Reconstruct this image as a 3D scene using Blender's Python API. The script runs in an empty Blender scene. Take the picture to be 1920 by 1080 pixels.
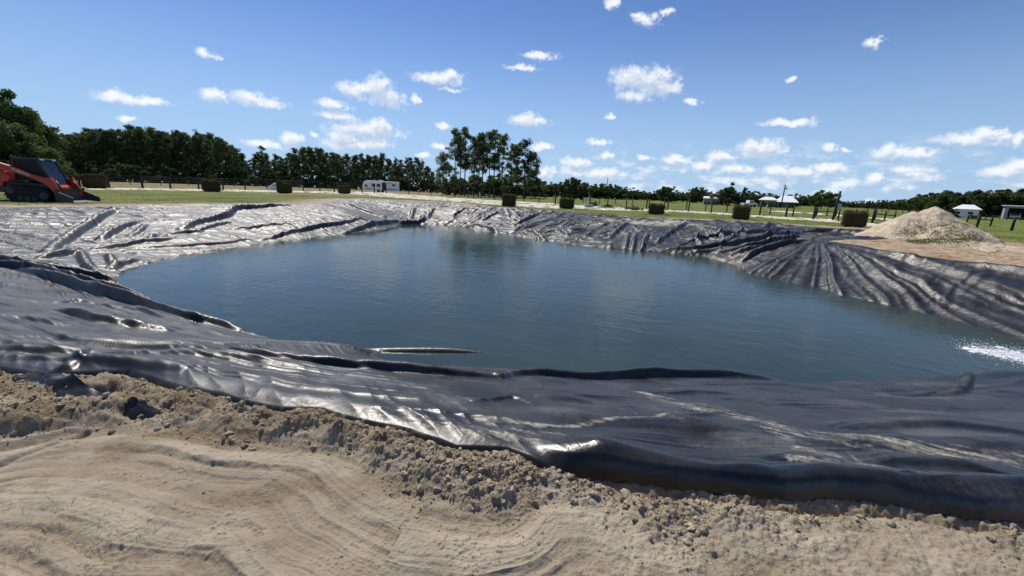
import bpy, math, random
import numpy as np
from mathutils import Matrix, Vector

# ------------------------------------------------------------------ camera, sky, sun, exposure
SC = bpy.context.scene
COL = SC.collection
R = math.radians
EYE = 1.7
FPX, CX, CY = 780.0, 960.0, 540.0            # focal length and centre in photo pixels
PITCH, ROLL = R(13.25), R(2.2)
F_ = np.array([0, math.cos(PITCH), -math.sin(PITCH)])
_r0 = np.array([1.0, 0, 0]); _u0 = np.array([0, math.sin(PITCH), math.cos(PITCH)])
R_ = math.cos(ROLL) * _r0 + math.sin(ROLL) * _u0
U_ = -math.sin(ROLL) * _r0 + math.cos(ROLL) * _u0
cam_data = bpy.data.cameras.new('camera')
cam = bpy.data.objects.new('camera', cam_data); COL.objects.link(cam)
cam_data.sensor_width = 36.0; cam_data.lens = FPX / 1920 * 36.0
cam_data.clip_start = 0.05; cam_data.clip_end = 20000
M = Matrix(((R_[0], U_[0], -F_[0], 0), (R_[1], U_[1], -F_[1], 0), (R_[2], U_[2], -F_[2], EYE), (0, 0, 0, 1)))
cam.matrix_world = M
SC.camera = cam

SUN_AZ, SUN_EL = R(-29), R(52)               # azimuth from +Y, clockwise
SKY_STRENGTH = 0.082
SUN_STRENGTH = 4.9
SC.view_settings.view_transform = 'Standard'
SC.view_settings.look = 'None'
SC.view_settings.exposure = 0.0
SC.view_settings.gamma = 1.0
sun_data = bpy.data.lights.new('sun', 'SUN'); sun_data.energy = SUN_STRENGTH; sun_data.angle = R(0.55)
sun_data.color = (1.0, 0.945, 0.86)
sun = bpy.data.objects.new('sun', sun_data); COL.objects.link(sun)
sd = Vector((math.sin(SUN_AZ) * math.cos(SUN_EL), math.cos(SUN_AZ) * math.cos(SUN_EL), math.sin(SUN_EL)))
sun.rotation_euler = (-sd).to_track_quat('-Z', 'Y').to_euler()
sun.location = sd * 60

def ray(px, py):
    d = (px - CX) / FPX * R_ + (CY - py) / FPX * U_ + F_
    return d / np.linalg.norm(d)

def azel(px, py):
    d = ray(px, py)
    return math.degrees(math.atan2(d[0], d[1])), math.degrees(math.asin(d[2]))

CLOUDS = [(385,102,17,6),(222,182,38,11),(285,192,30,7),(240,224,20,4),(400,178,22,12),(468,183,30,11),(500,191,36,8),
 (668,170,34,13),(712,168,28,22),(738,184,20,15),(778,188,7,9),(820,148,42,11),(840,142,22,10),(848,168,20,3),(622,198,26,8),(628,217,34,6),
 (685,243,60,13),(710,240,30,14),(655,270,46,11),(700,268,30,10),(640,255,24,10),(498,270,32,8),(545,260,20,11),(590,252,8,4),(795,292,14,5),
 (830,235,12,5),(825,273,14,5),(1010,105,28,6),(978,127,26,5),(990,227,34,9),(985,222,18,8),(1015,275,17,7),
 (1185,146,36,20),(1222,152,40,24),(1250,165,22,14),(1190,180,28,11),(1210,37,20,11),(1194,28,10,6),(1145,5,12,8),(1250,22,12,6),
 (1635,80,13,8),(1485,149,9,4),(1295,191,11,6),(1145,218,10,4),(1480,231,46,6),(1500,228,20,6),(1120,268,20,5),(1140,290,12,6),(1205,294,9,4),
 (1080,305,26,9),(1020,325,20,12),(1070,322,18,10),(1130,325,34,10),(1265,300,26,8),(1265,293,12,7),(1430,281,42,15),(1415,276,20,12),(1355,295,28,9),
 (1318,310,20,9),(1685,287,58,11),(1665,281,20,10),(1720,287,22,10),(1825,262,66,11),(1850,254,30,13),(1915,262,16,15),(1890,320,50,12),(1905,310,30,12),
 (1640,332,22,10),(1725,330,34,8),(1700,316,26,7),(1555,275,14,6),(1585,278,7,3),(1500,322,36,9),(1552,316,34,9),(1460,318,24,10),(1380,318,34,8)]

def nd(nt, typ, **kw):
    n = nt.nodes.new(typ)
    for k, v in kw.items():
        if k == 'inp':
            for kk, vv in v.items(): n.inputs[kk].default_value = vv
        else: setattr(n, k, v)
    return n

def build_world():
    w = bpy.data.worlds.new('World'); SC.world = w; w.use_nodes = True
    nt = w.node_tree; nt.nodes.clear(); L = nt.links.new
    def math_(op, a, b=None, c=None, clamp=False):
        n = nd(nt, 'ShaderNodeMath', operation=op, use_clamp=clamp)
        for i, v in enumerate((a, b, c)):
            if v is None: continue
            if isinstance(v, (int, float)): n.inputs[i].default_value = v
            else: L(v, n.inputs[i])
        return n.outputs[0]
    tc = nd(nt, 'ShaderNodeTexCoord')
    sep = nd(nt, 'ShaderNodeSeparateXYZ'); L(tc.outputs['Generated'], sep.inputs[0])
    az = math_('MULTIPLY', math_('ARCTAN2', sep.outputs[0], sep.outputs[1]), 57.2958)
    el = math_('MULTIPLY', math_('ARCSINE', sep.outputs[2]), 57.2958)
    comb = nd(nt, 'ShaderNodeCombineXYZ'); L(az, comb.inputs[0]); L(el, comb.inputs[1])
    p0 = comb.outputs[0]
    def noise(vec, scale, detail, rough=0.55, col=False):
        n = nd(nt, 'ShaderNodeTexNoise'); n.inputs['Scale'].default_value = scale
        n.inputs['Detail'].default_value = detail; n.inputs['Roughness'].default_value = rough
        L(vec, n.inputs['Vector']); return n.outputs['Color' if col else 'Fac']
    def field(vec):
        # warp so the outlines billow
        wv = nd(nt, 'ShaderNodeVectorMath', operation='MULTIPLY_ADD')
        L(noise(vec, 0.55, 5, 0.62, True), wv.inputs[0])
        wv.inputs[1].default_value = (2.6, 1.5, 0); wv.inputs[2].default_value = (-1.3, -0.75, 0)
        ad = nd(nt, 'ShaderNodeVectorMath', operation='ADD'); L(vec, ad.inputs[0]); L(wv.outputs[0], ad.inputs[1])
        flat = nd(nt, 'ShaderNodeVectorMath', operation='MULTIPLY'); L(ad.outputs[0], flat.inputs[0]); flat.inputs[1].default_value = (1, 1, 0)
        p = flat.outputs[0]; cur = None
        for (x, y, rx, ry) in CLOUDS:
            a, e = azel(x, y)
            sx = abs(azel(x + rx, y)[0] - azel(x - rx, y)[0]) / 2; sy = abs(azel(x, y + ry)[1] - azel(x, y - ry)[1]) / 2
            sx, sy = 1.22 * sx + 0.05, 1.22 * sy + 0.05
            m = nd(nt, 'ShaderNodeVectorMath', operation='MULTIPLY_ADD'); L(p, m.inputs[0])
            m.inputs[1].default_value = (1 / sx, 1 / sy, 0); m.inputs[2].default_value = (-a / sx, -e / sy, 0)
            ln = nd(nt, 'ShaderNodeVectorMath', operation='LENGTH'); L(m.outputs[0], ln.inputs[0])
            cur = ln.outputs['Value'] if cur is None else math_('MINIMUM', cur, ln.outputs['Value'])
        # billow erosion
        return math_('ADD', cur, math_('MULTIPLY', math_('SUBTRACT', noise(vec, 1.1, 9, 0.68), 0.5), 2.1))
    def smooth(v, a, b):
        n = nd(nt, 'ShaderNodeMapRange', interpolation_type='SMOOTHSTEP'); L(v, n.inputs['Value'])
        n.inputs['From Min'].default_value = a; n.inputs['From Max'].default_value = b
        n.inputs['To Min'].default_value = 1; n.inputs['To Max'].default_value = 0
        return n.outputs['Result']
    d1 = field(p0)
    up = nd(nt, 'ShaderNodeVectorMath', operation='ADD'); L(p0, up.inputs[0]); up.inputs[1].default_value = (-0.3, 0.75, 0)
    d2 = field(up.outputs[0])
    mask = smooth(d1, 0.30, 1.22)
    shade = smooth(d2, 0.1, 1.15)
    # bank of small clouds low over the right horizon
    st = nd(nt, 'ShaderNodeVectorMath', operation='MULTIPLY'); L(p0, st.inputs[0]); st.inputs[1].default_value = (1, 2.1, 1)
    bn = noise(st.outputs[0], 0.34, 7, 0.6)
    bw = math_('MULTIPLY', smooth(el, 1.5, 7.5), smooth(math_('ABSOLUTE', math_('SUBTRACT', az, 34)), 14, 36))
    bm = math_('MULTIPLY', math_('SUBTRACT', 1, smooth(bn, 0.47, 0.66)), bw)
    bm = math_('MULTIPLY', bm, 0.85)
    total = math_('MAXIMUM', mask, bm, clamp=True)
    sky = nd(nt, 'ShaderNodeTexSky', sky_type='NISHITA'); sky.sun_disc = False
    sky.sun_elevation = SUN_EL; sky.sun_rotation = SUN_AZ % (2 * math.pi)
    sky.altitude = 20; sky.air_density = 1.0; sky.dust_density = 0.0; sky.ozone_density = 1.0
    cc = nd(nt, 'ShaderNodeMix', data_type='RGBA'); L(math_('MULTIPLY', shade, 0.95), cc.inputs['Factor'])
    cc.inputs['A'].default_value = (11.6, 12.0, 12.6, 1); cc.inputs['B'].default_value = (6.6, 7.8, 9.8, 1)
    mx = nd(nt, 'ShaderNodeMix', data_type='RGBA'); L(math_('MULTIPLY', total, 0.94), mx.inputs['Factor'])
    tint = nd(nt, 'ShaderNodeMix', data_type='RGBA', blend_type='MULTIPLY'); tint.inputs['Factor'].default_value = 1.0; L(sky.outputs[0], tint.inputs['A']); tint.inputs['B'].default_value = (0.73, 0.90, 1.24, 1)
    hz = nd(nt, 'ShaderNodeMix', data_type='RGBA'); L(math_('MULTIPLY', smooth(el, -2.0, 22.0), 0.85), hz.inputs['Factor'])
    L(tint.outputs['Result'], hz.inputs['A']); hz.inputs['B'].default_value = (5.0, 7.4, 10.6, 1); L(hz.outputs['Result'], mx.inputs['A']); L(cc.outputs['Result'], mx.inputs['B'])
    bg = nd(nt, 'ShaderNodeBackground'); bg.inputs['Strength'].default_value = SKY_STRENGTH
    L(mx.outputs['Result'], bg.inputs['Color'])
    out = nd(nt, 'ShaderNodeOutputWorld'); L(bg.outputs[0], out.inputs['Surface'])
    w.cycles.sampling_method = 'MANUAL'; w.cycles.sample_map_resolution = 512
build_world()

# ------------------------------------------------------------------ helpers: noise, polylines, meshes
rng = np.random.default_rng(7)
_perm = np.arange(256); rng.shuffle(_perm); _perm = np.concatenate([_perm, _perm, _perm])
_ga = rng.random(256) * 2 * np.pi; _gx, _gy = np.cos(_ga), np.sin(_ga)
_jx, _jy = rng.random(256), rng.random(256)

def perlin(x, y, seed=0):
    x = np.asarray(x, float) + seed * 17.37; y = np.asarray(y, float) + seed * 9.71
    xi = np.floor(x).astype(np.int64); yi = np.floor(y).astype(np.int64)
    fx, fy = x - xi, y - yi; xi &= 255; yi &= 255
    u = fx * fx * fx * (fx * (fx * 6 - 15) + 10); v = fy * fy * fy * (fy * (fy * 6 - 15) + 10)
    def g(a, b, dx, dy):
        h = _perm[_perm[a] + b]; return _gx[h] * dx + _gy[h] * dy
    n00 = g(xi, yi, fx, fy); n10 = g(xi + 1, yi, fx - 1, fy); n01 = g(xi, yi + 1, fx, fy - 1); n11 = g(xi + 1, yi + 1, fx - 1, fy - 1)
    return 1.4 * ((n00 * (1 - u) + n10 * u) * (1 - v) + (n01 * (1 - u) + n11 * u) * v)

def fbm(x, y, oct=4, seed=0, gain=0.5, lac=2.03):
    s, a = 0.0, 1.0
    for i in range(oct):
        s = s + a * perlin(x, y, seed + i * 3); x = x * lac; y = y * lac; a *= gain
    return s

def ridged(x, y, oct=3, seed=0, gain=0.5, lac=2.1):
    s, a = 0.0, 1.0
    for i in range(oct):
        s = s + a * (1 - np.abs(perlin(x, y, seed + i * 3)) * 2.0); x = x * lac; y = y * lac; a *= gain
    return s

def worley(x, y, seed=0):
    x = np.asarray(x, float) + seed * 13.1; y = np.asarray(y, float) + seed * 7.7
    xi = np.floor(x).astype(np.int64); yi = np.floor(y).astype(np.int64)
    best = np.full(x.shape, 9.0); idv = np.zeros(x.shape)
    for a in (-1, 0, 1):
        for b in (-1, 0, 1):
            h = _perm[_perm[(xi + a) & 255] + ((yi + b) & 255)]
            dx = xi + a + _jx[h] - x; dy = yi + b + _jy[h] - y
            d = dx * dx + dy * dy; m = d < best
            best = np.where(m, d, best); idv = np.where(m, _jx[(h * 7 + 3) & 255], idv)
    return np.sqrt(best), idv

def sstep(a, b, x):
    t = np.clip((x - a) / (b - a), 0, 1); return t * t * (3 - 2 * t)

def seg_dist(x, y, P, closed=False):
    """distance to polyline, and arc length of the nearest point"""
    P = np.asarray(P, float)[:, :2]; n = len(P); best = np.full(x.shape, 1e9); arc = np.zeros(x.shape); s0 = 0.0
    for i in range(n if closed else n - 1):
        a, b = P[i], P[(i + 1) % n]; ex, ey = b - a; l2 = ex * ex + ey * ey + 1e-12; l = math.sqrt(l2)
        t = np.clip(((x - a[0]) * ex + (y - a[1]) * ey) / l2, 0, 1)
        d = np.hypot(x - a[0] - t * ex, y - a[1] - t * ey); m = d < best
        best = np.where(m, d, best); arc = np.where(m, s0 + t * l, arc); s0 += l
    return best, arc, s0

def inside(x, y, P):
    P = np.asarray(P, float)[:, :2]; c = np.zeros(x.shape, bool); n = len(P)
    for i in range(n):
        a, b = P[i], P[(i + 1) % n]
        if a[1] == b[1]: continue
        m = (a[1] > y) != (b[1] > y)
        c ^= m & (x < (b[0] - a[0]) * (y - a[1]) / (b[1] - a[1]) + a[0])
    return c

def spline(P, k=6):
    """Catmull-Rom through the points"""
    P = np.asarray(P, float); out = []
    Q = np.vstack([2 * P[0] - P[1], P, 2 * P[-1] - P[-2]])
    for i in range(1, len(Q) - 2):
        for j in range(k):
            t = j / k; p0, p1, p2, p3 = Q[i - 1], Q[i], Q[i + 1], Q[i + 2]
            out.append(0.5 * (2 * p1 + (p2 - p0) * t + (2 * p0 - 5 * p1 + 4 * p2 - p3) * t * t + (3 * p1 - p0 - 3 * p2 + p3) * t ** 3))
    out.append(P[-1]); return np.array(out)

def at(px, py, z=0.0):
    d = ray(px, py); s = (z - EYE) / d[2]; return np.array([d[0] * s, d[1] * s, z])

def link_mesh(name, me, parent=None):
    o = bpy.data.objects.new(name, me); COL.objects.link(o)
    if parent is not None: o.parent = parent
    return o

def np_mesh(name, V, faces, mat, parent=None, smooth=False):
    """V (n,3); faces (m,3) or (m,4) int array"""
    V = np.ascontiguousarray(V, np.float32); faces = np.ascontiguousarray(faces, np.int32)
    me = bpy.data.meshes.new(name); m, k = faces.shape
    me.vertices.add(len(V)); me.vertices.foreach_set('co', V.ravel())
    me.loops.add(m * k); me.loops.foreach_set('vertex_index', faces.ravel())
    me.polygons.add(m); me.polygons.foreach_set('loop_start', np.arange(0, m * k, k, dtype=np.int32))
    me.polygons.foreach_set('loop_total', np.full(m, k, np.int32))
    me.polygons.foreach_set('use_smooth', np.full(m, smooth, bool))
    me.update(calc_edges=True)
    me.materials.append(mat)
    return link_mesh(name, me, parent)

def attr(o, name, data):
    a = o.data.attributes.new(name, 'FLOAT', 'POINT'); a.data.foreach_set('value', np.ascontiguousarray(data, np.float32))

def tag(o, label=None, cat=None, group=None, kind=None):
    if label: o['label'] = label
    if cat: o['category'] = cat
    if group: o['group'] = group
    if kind: o['kind'] = kind
    return o

def thing(name, label, cat, loc=(0, 0, 0), rz=0.0, group=None, scale=1.0):
    o = bpy.data.objects.new(name, None); COL.objects.link(o); o.empty_display_size = 0.3
    o.location = loc; o.rotation_euler = (0, 0, rz); o.scale = (scale,) * 3 if not hasattr(scale, '__len__') else scale
    return tag(o, label, cat, group)

def copy_tree(o, parent=None):
    c = o.copy(); COL.objects.link(c)
    if parent is not None: c.parent = parent
    for ch in list(o.children): copy_tree(ch, c)
    return c

class MB:
    """collects solid shapes; build() links them as one mesh object"""
    def __init__(s): s.v, s.f = [], []
    def add(s, V, Fc):
        b = len(s.v); s.v += [tuple(p) for p in V]; s.f += [tuple(i + b for i in f) for f in Fc]; return s
    def box(s, c, d, ry=0.0, rz=0.0, taper=1.0):
        hx, hy, hz = d[0] / 2, d[1] / 2, d[2] / 2; V = []
        for z in (-1, 1):
            k = taper if z > 0 else 1.0
            for (x, y) in ((-1, -1), (1, -1), (1, 1), (-1, 1)):
                p = Vector((x * hx * k, y * hy * k, z * hz))
                p = Matrix.Rotation(rz, 3, 'Z') @ (Matrix.Rotation(ry, 3, 'Y') @ p); V.append((p.x + c[0], p.y + c[1], p.z + c[2]))
        return s.add(V, [(3, 2, 1, 0), (4, 5, 6, 7), (0, 1, 5, 4), (1, 2, 6, 5), (2, 3, 7, 6), (3, 0, 4, 7)])
    def prism(s, prof, y0, y1, bev=0.0):
        """profile in x-z extruded along y, with optional chamfered ends"""
        n = len(prof); c = (sum(p[0] for p in prof) / n, sum(p[1] for p in prof) / n); V = []; rings = []
        sg = 1 if y1 > y0 else -1
        lay = [(y0, bev), (y0 + sg * bev, 0), (y1 - sg * bev, 0), (y1, bev)] if bev > 0 else [(y0, 0), (y1, 0)]
        for (y, b) in lay:
            for p in prof:
                dx, dz = c[0] - p[0], c[1] - p[1]; l = math.hypot(dx, dz) + 1e-9; k = min(b / l, .5)
                V.append((p[0] + dx * k, y, p[1] + dz * k))
        Fc = [tuple(range(n)), tuple(reversed(range((len(lay) - 1) * n, len(lay) * n)))]
        for a in range(len(lay) - 1):
            for i in range(n):
                j = (i + 1) % n; Fc.append((a * n + j, a * n + i, (a + 1) * n + i, (a + 1) * n + j))
        return s.add(V, Fc)
    def tube(s, pts, r, n=8, r1=None):
        pts = [Vector(p) for p in pts]; V = []; Fc = []; m = len(pts)
        for i, p in enumerate(pts):
            t = (pts[min(i + 1, m - 1)] - pts[max(i - 1, 0)]).normalized()
            a = t.orthogonal().normalized() if i == 0 else (a - t * a.dot(t)).normalized(); b = t.cross(a)
            rr = r if r1 is None else r + (r1 - r) * i / (m - 1)
            for k in range(n):
                q = p + (a * math.cos(2 * math.pi * k / n) + b * math.sin(2 * math.pi * k / n)) * rr; V.append(tuple(q))
        for i in range(m - 1):
            for k in range(n):
                l = (k + 1) % n; Fc.append((i * n + k, i * n + l, (i + 1) * n + l, (i + 1) * n + k))
        Fc += [tuple(reversed(range(n))), tuple(range((m - 1) * n, m * n))]
        return s.add(V, Fc)
    def cyl_y(s, c, r, y0, y1, n=20):
        V = []; 
        for y in (y0, y1):
            for k in range(n): V.append((c[0] + r * math.cos(2 * math.pi * k / n), y, c[1] + r * math.sin(2 * math.pi * k / n)))
        return s.add(V, [tuple(range(n)), tuple(reversed(range(n, 2 * n)))] + [((k + 1) % n, k, n + k, n + (k + 1) % n) for k in range(n)])
    def build(s, name, mat, parent=None, smooth=False, bevel=0.0):
        me = bpy.data.meshes.new(name); me.from_pydata(s.v, [], s.f); me.materials.append(mat)
        if bevel > 0:
            import bmesh
            bm = bmesh.new(); bm.from_mesh(me)
            bmesh.ops.bevel(bm, geom=bm.edges[:], offset=bevel, segments=2, affect='EDGES', profile=0.6)
            bm.to_mesh(me); bm.free()
        if smooth:
            me.polygons.foreach_set('use_smooth', np.ones(len(me.polygons), bool))
        me.update()
        return link_mesh(name, me, parent)

# ------------------------------------------------------------------ materials
class NT:
    def __init__(s, name):
        s.m = bpy.data.materials.new(name); s.m.use_nodes = True; s.t = s.m.node_tree; s.t.nodes.clear()
        s.out = s.t.nodes.new('ShaderNodeOutputMaterial'); s.tc = s.t.nodes.new('ShaderNodeTexCoord')
    def n(s, typ, **kw): return nd(s.t, typ, **kw)
    def L(s, a, b): s.t.links.new(a, b)
    def setin(s, inp, v):
        if hasattr(v, 'is_linked') or hasattr(v, 'links'): s.L(v, inp)
        elif isinstance(v, (tuple, list)) and len(v) == 3 and inp.type == 'RGBA': inp.default_value = (*v, 1)
        else: inp.default_value = v
    def noise(s, scale, detail=4, rough=0.55, vec=None, dist=0.0, col=False):
        k = s.n('ShaderNodeTexNoise'); k.inputs['Scale'].default_value = scale; k.inputs['Detail'].default_value = detail
        k.inputs['Roughness'].default_value = rough; k.inputs['Distortion'].default_value = dist
        s.L(vec if vec is not None else s.tc.outputs['Object'], k.inputs['Vector']); return k.outputs['Color' if col else 'Fac']
    def stretch(s, v, vec=None, rot=(0, 0, 0)):
        k = s.n('ShaderNodeMapping', vector_type='TEXTURE'); k.inputs['Scale'].default_value = tuple(1 / c for c in v); k.inputs['Rotation'].default_value = rot
        s.L(vec if vec is not None else s.tc.outputs['Object'], k.inputs['Vector']); return k.outputs[0]
    def rng(s, v, a, b, lo=0.0, hi=1.0):
        k = s.n('ShaderNodeMapRange', interpolation_type='SMOOTHSTEP'); s.L(v, k.inputs['Value'])
        k.inputs['From Min'].default_value = a; k.inputs['From Max'].default_value = b
        k.inputs['To Min'].default_value = lo; k.inputs['To Max'].default_value = hi; return k.outputs['Result']
    def mix(s, f, a, b):
        k = s.n('ShaderNodeMix', data_type='RGBA'); s.setin(k.inputs['Factor'], f); s.setin(k.inputs['A'], a); s.setin(k.inputs['B'], b); return k.outputs['Result']
    def math(s, op, a, b=None, clamp=False):
        k = s.n('ShaderNodeMath', operation=op, use_clamp=clamp); s.setin(k.inputs[0], a)
        if b is not None: s.setin(k.inputs[1], b)
        return k.outputs[0]
    def attr(s, name): return s.n('ShaderNodeAttribute', attribute_name=name).outputs['Fac']
    def bump(s, h, strength=0.5, dist=0.02, normal=None):
        k = s.n('ShaderNodeBump'); k.inputs['Strength'].default_value = strength; k.inputs['Distance'].default_value = dist
        s.L(h, k.inputs['Height'])
        if normal is not None: s.L(normal, k.inputs['Normal'])
        return k.outputs[0]
    def bsdf(s, color, rough=0.6, spec=0.5, metal=0.0, normal=None, **kw):
        b = s.n('ShaderNodeBsdfPrincipled'); s.setin(b.inputs['Base Color'], color); s.setin(b.inputs['Roughness'], rough)
        s.setin(b.inputs['Specular IOR Level'], spec); s.setin(b.inputs['Metallic'], metal)
        if normal is not None: s.L(normal, b.inputs['Normal'])
        for k, v in kw.items(): s.setin(b.inputs[k.replace('_', ' ')], v)
        s.L(b.outputs[0], s.out.inputs['Surface']); return b

def plain(name, color, rough=0.6, spec=0.5, var=0.25, scale=6.0, metal=0.0, bump=0.0):
    k = NT(name); f = k.noise(scale, 5, 0.6); lo = tuple(c * (1 - var) for c in color); hi = tuple(min(1, c * (1 + var)) for c in color)
    nm = k.bump(k.noise(scale * 6, 4), bump, 0.02) if bump else None
    k.bsdf(k.mix(k.rng(f, .3, .7), lo, hi), rough, spec, metal, nm); return k.m

def foliage(name, dark, light, trans=0.25):
    k = NT(name); g = k.n('ShaderNodeNewGeometry'); f = g.outputs['Random Per Island']
    big = k.noise(0.45, 3, 0.5)
    c = k.mix(k.math('ADD', k.math('MULTIPLY', f, 0.6), k.math('MULTIPLY', big, 0.4)), dark, light)
    oi = k.n('ShaderNodeObjectInfo'); hs = k.n('ShaderNodeHueSaturation'); k.L(c, hs.inputs['Color']); k.L(k.rng(oi.outputs['Random'], 0, 1, .47, .525), hs.inputs['Hue']); k.L(k.rng(k.math('FRACT', k.math('MULTIPLY', oi.outputs['Random'], 7.3)), 0, 1, .65, 1.35), hs.inputs['Value']); c = hs.outputs[0]
    b = k.bsdf(c, 0.65, 0.25)
    tr = k.n('ShaderNodeBsdfTranslucent'); k.L(c, tr.inputs[0]); m = k.n('ShaderNodeMixShader'); m.inputs[0].default_value = trans
    k.L(b.outputs[0], m.inputs[1]); k.L(tr.outputs[0], m.inputs[2]); k.L(m.outputs[0], k.out.inputs['Surface']); return k.m

MAT = {}
def mat_ground():
    k = NT('ground_soil'); O = k.tc.outputs['Object']
    grass, dirt, damp_groove, dead = k.attr('grass'), k.attr('dirt'), k.attr('damp_groove'), k.attr('dead')
    # dry grey-tan sand
    f1 = k.noise(2.2, 8, 0.65); f2 = k.noise(45, 5, 0.7); f3 = k.noise(0.7, 4)
    sand = k.mix(k.rng(f1, .3, .7), (.345, .290, .212), (.49, .42, .315))
    sand = k.mix(k.math('MULTIPLY', k.rng(f2, .48, .72), 0.45), sand, (.26, .21, .15))
    dark_sand = k.mix(k.rng(f2, .3, .7), (.16, .118, .072), (.315, .25, .165))  # colour for damp ridge and grooves, browned to offset the ridge's bluish shading
    sand = k.mix(damp_groove, sand, dark_sand)
    # orange graded dirt
    sv = k.stretch((0.5, 3.2, 1), rot=(0, 0, R(18)))
    od = k.mix(k.rng(k.noise(1.4, 6, 0.65, sv), .35, .65), (.27, .14, .068), (.42, .31, .19))
    sand = k.mix(dirt, sand, od)
    # grass
    g1 = k.noise(0.22, 6, 0.6); g2 = k.noise(3.0, 6, 0.75)
    gr = k.mix(k.rng(g1, .35, .65), (.095, .125, .026), (.18, .20, .055))
    gr = k.mix(k.math('MULTIPLY', k.rng(g2, .45, .75), 0.55), gr, (.055, .07, .02))
    dd = k.mix(k.rng(g2, .35, .65), (.16, .12, .065), (.34, .27, .17))
    gr = k.mix(dead, gr, dd)
    col = k.mix(grass, sand, gr)
    h = k.math('ADD', k.math('MULTIPLY', k.noise(14, 8, 0.7), 1.0), k.math('MULTIPLY', k.noise(70, 6, 0.75), 0.5))
    k.bsdf(col, 0.95, 0.12, 0, k.bump(h, 0.75, 0.03)); return k.m

def mat_liner():
    k = NT('liner_plastic'); dust, film, crk = k.attr('dust'), k.attr('film'), k.attr('crinkle')
    f = k.noise(1.6, 8, 0.65); fine = k.noise(28, 5, 0.7)
    streak = k.noise(9.0, 8, 0.72, k.stretch((0.22, 2.4, 1), rot=(0, 0, R(-23))))
    base = k.mix(k.rng(f, .35, .68), (.006, .006, .0065), (.018, .018, .018))
    fm = k.math('MULTIPLY', film, k.rng(k.math('ADD', k.math('MULTIPLY', f, .6), k.math('MULTIPLY', fine, .4)), .34, .66), clamp=True)
    base = k.mix(fm, base, (.30, .295, .28))
    sm = k.math('ADD', k.math('MULTIPLY', streak, .62), k.math('ADD', k.math('MULTIPLY', fine, .38), k.math('MULTIPLY', dust, .22)))
    dm = k.math('MULTIPLY', k.rng(sm, .62, .90), k.math('MULTIPLY', k.math('MULTIPLY', dust, 1.5, clamp=True), k.rng(k.noise(3.0, 4, .6), .35, .6, .25, 1.0)), clamp=True)
    col = k.mix(dm, base, (.52, .47, .37))
    rough = k.math('ADD', k.math('ADD', k.rng(f, .3, .7, .31, .41), k.math('MULTIPLY', k.attr('satin'), .16)), k.math('ADD', k.math('MULTIPLY', dm, 0.4), k.math('MULTIPLY', fm, .12)))
    def crinkle(sc, st, rot):
        n = k.noise(sc, 2, 0.5, k.stretch(st, rot=(0, 0, rot)), 1.1)
        return k.math('SUBTRACT', 1.0, k.rng(k.math('ABSOLUTE', k.math('SUBTRACT', n, .5)), 0, .09))
    cr = k.math('ADD', k.math('ADD', crinkle(1.5, (1, 1, 1), 0), k.math('MULTIPLY', crinkle(3.6, (1, .6, 1), .6), .6)), k.math('MULTIPLY', crinkle(8.0, (1, .7, 1), -.5), .3))
    h = k.math('ADD', k.math('MULTIPLY', k.noise(7, 5, 0.6), 0.5), k.math('MULTIPLY', k.noise(40, 3, 0.6), 0.08))
    n1 = k.bump(h, 0.35, 0.03)
    n2 = k.bump(k.math('MULTIPLY', cr, crk), 0.17, 0.05, n1)
    k.bsdf(col, rough, 0.5, 0, n2, Specular_Tint=(.97, .965, .95)); return k.m

def mat_water():
    k = NT('pond_water'); O = k.tc.outputs['Object']
    a = k.noise(2.6, 5, 0.6, k.stretch((1, 2.4, 1), rot=(0, 0, R(-16))), 0.6)
    b = k.noise(7.5, 3, 0.55, k.stretch((1, 2.0, 1), rot=(0, 0, R(22))), 0.3)
    wv = k.n('ShaderNodeTexWave', wave_type='RINGS', rings_direction='SPHERICAL')
    mp = k.n('ShaderNodeMapping'); mp.inputs['Location'].default_value = (-9.6, -7.0, 1.0); k.L(O, mp.inputs[0]); k.L(mp.outputs[0], wv.inputs['Vector'])
    wv.inputs['Scale'].default_value = 0.85; wv.inputs['Distortion'].default_value = 7.0; wv.inputs['Detail'].default_value = 3; wv.inputs['Detail Scale'].default_value = 0.8
    calm = k.rng(k.noise(0.16, 3, 0.5), .35, .65, .35, 1.0)
    h = k.math('ADD', k.math('MULTIPLY', a, 1.0), k.math('MULTIPLY', b, 0.35)); h = k.math('ADD', h, k.math('MULTIPLY', wv.outputs['Fac'], 0.28))
    big = k.noise(0.9, 3, 0.5, k.stretch((1, 2.2, 1), rot=(0, 0, R(-24))), 0.8)
    h = k.math('ADD', k.math('MULTIPLY', h, calm), k.math('MULTIPLY', big, 1.3))
    nm = k.bump(h, 0.11, 0.07)
    deep = k.mix(k.rng(k.noise(0.25, 3), .3, .7), (.048, .074, .066), (.062, .092, .080))
    body = k.n('ShaderNodeBsdfDiffuse'); k.L(deep, body.inputs[0])
    tr = k.n('ShaderNodeBsdfTransparent'); tr.inputs[0].default_value = (.35, .55, .6, 1)
    m1 = k.n('ShaderNodeMixShader'); m1.inputs[0].default_value = 0.62; k.L(tr.outputs[0], m1.inputs[1]); k.L(body.outputs[0], m1.inputs[2])
    gl = k.n('ShaderNodeBsdfGlossy'); gl.inputs['Roughness'].default_value = 0.06; k.L(nm, gl.inputs['Normal'])
    fr = k.n('ShaderNodeFresnel'); fr.inputs['IOR'].default_value = 1.37; k.L(nm, fr.inputs['Normal'])
    m2 = k.n('ShaderNodeMixShader'); k.L(fr.outputs[0], m2.inputs[0]); k.L(m1.outputs[0], m2.inputs[1]); k.L(gl.outputs[0], m2.inputs[2])
    k.L(m2.outputs[0], k.out.inputs['Surface']); return k.m

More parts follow.
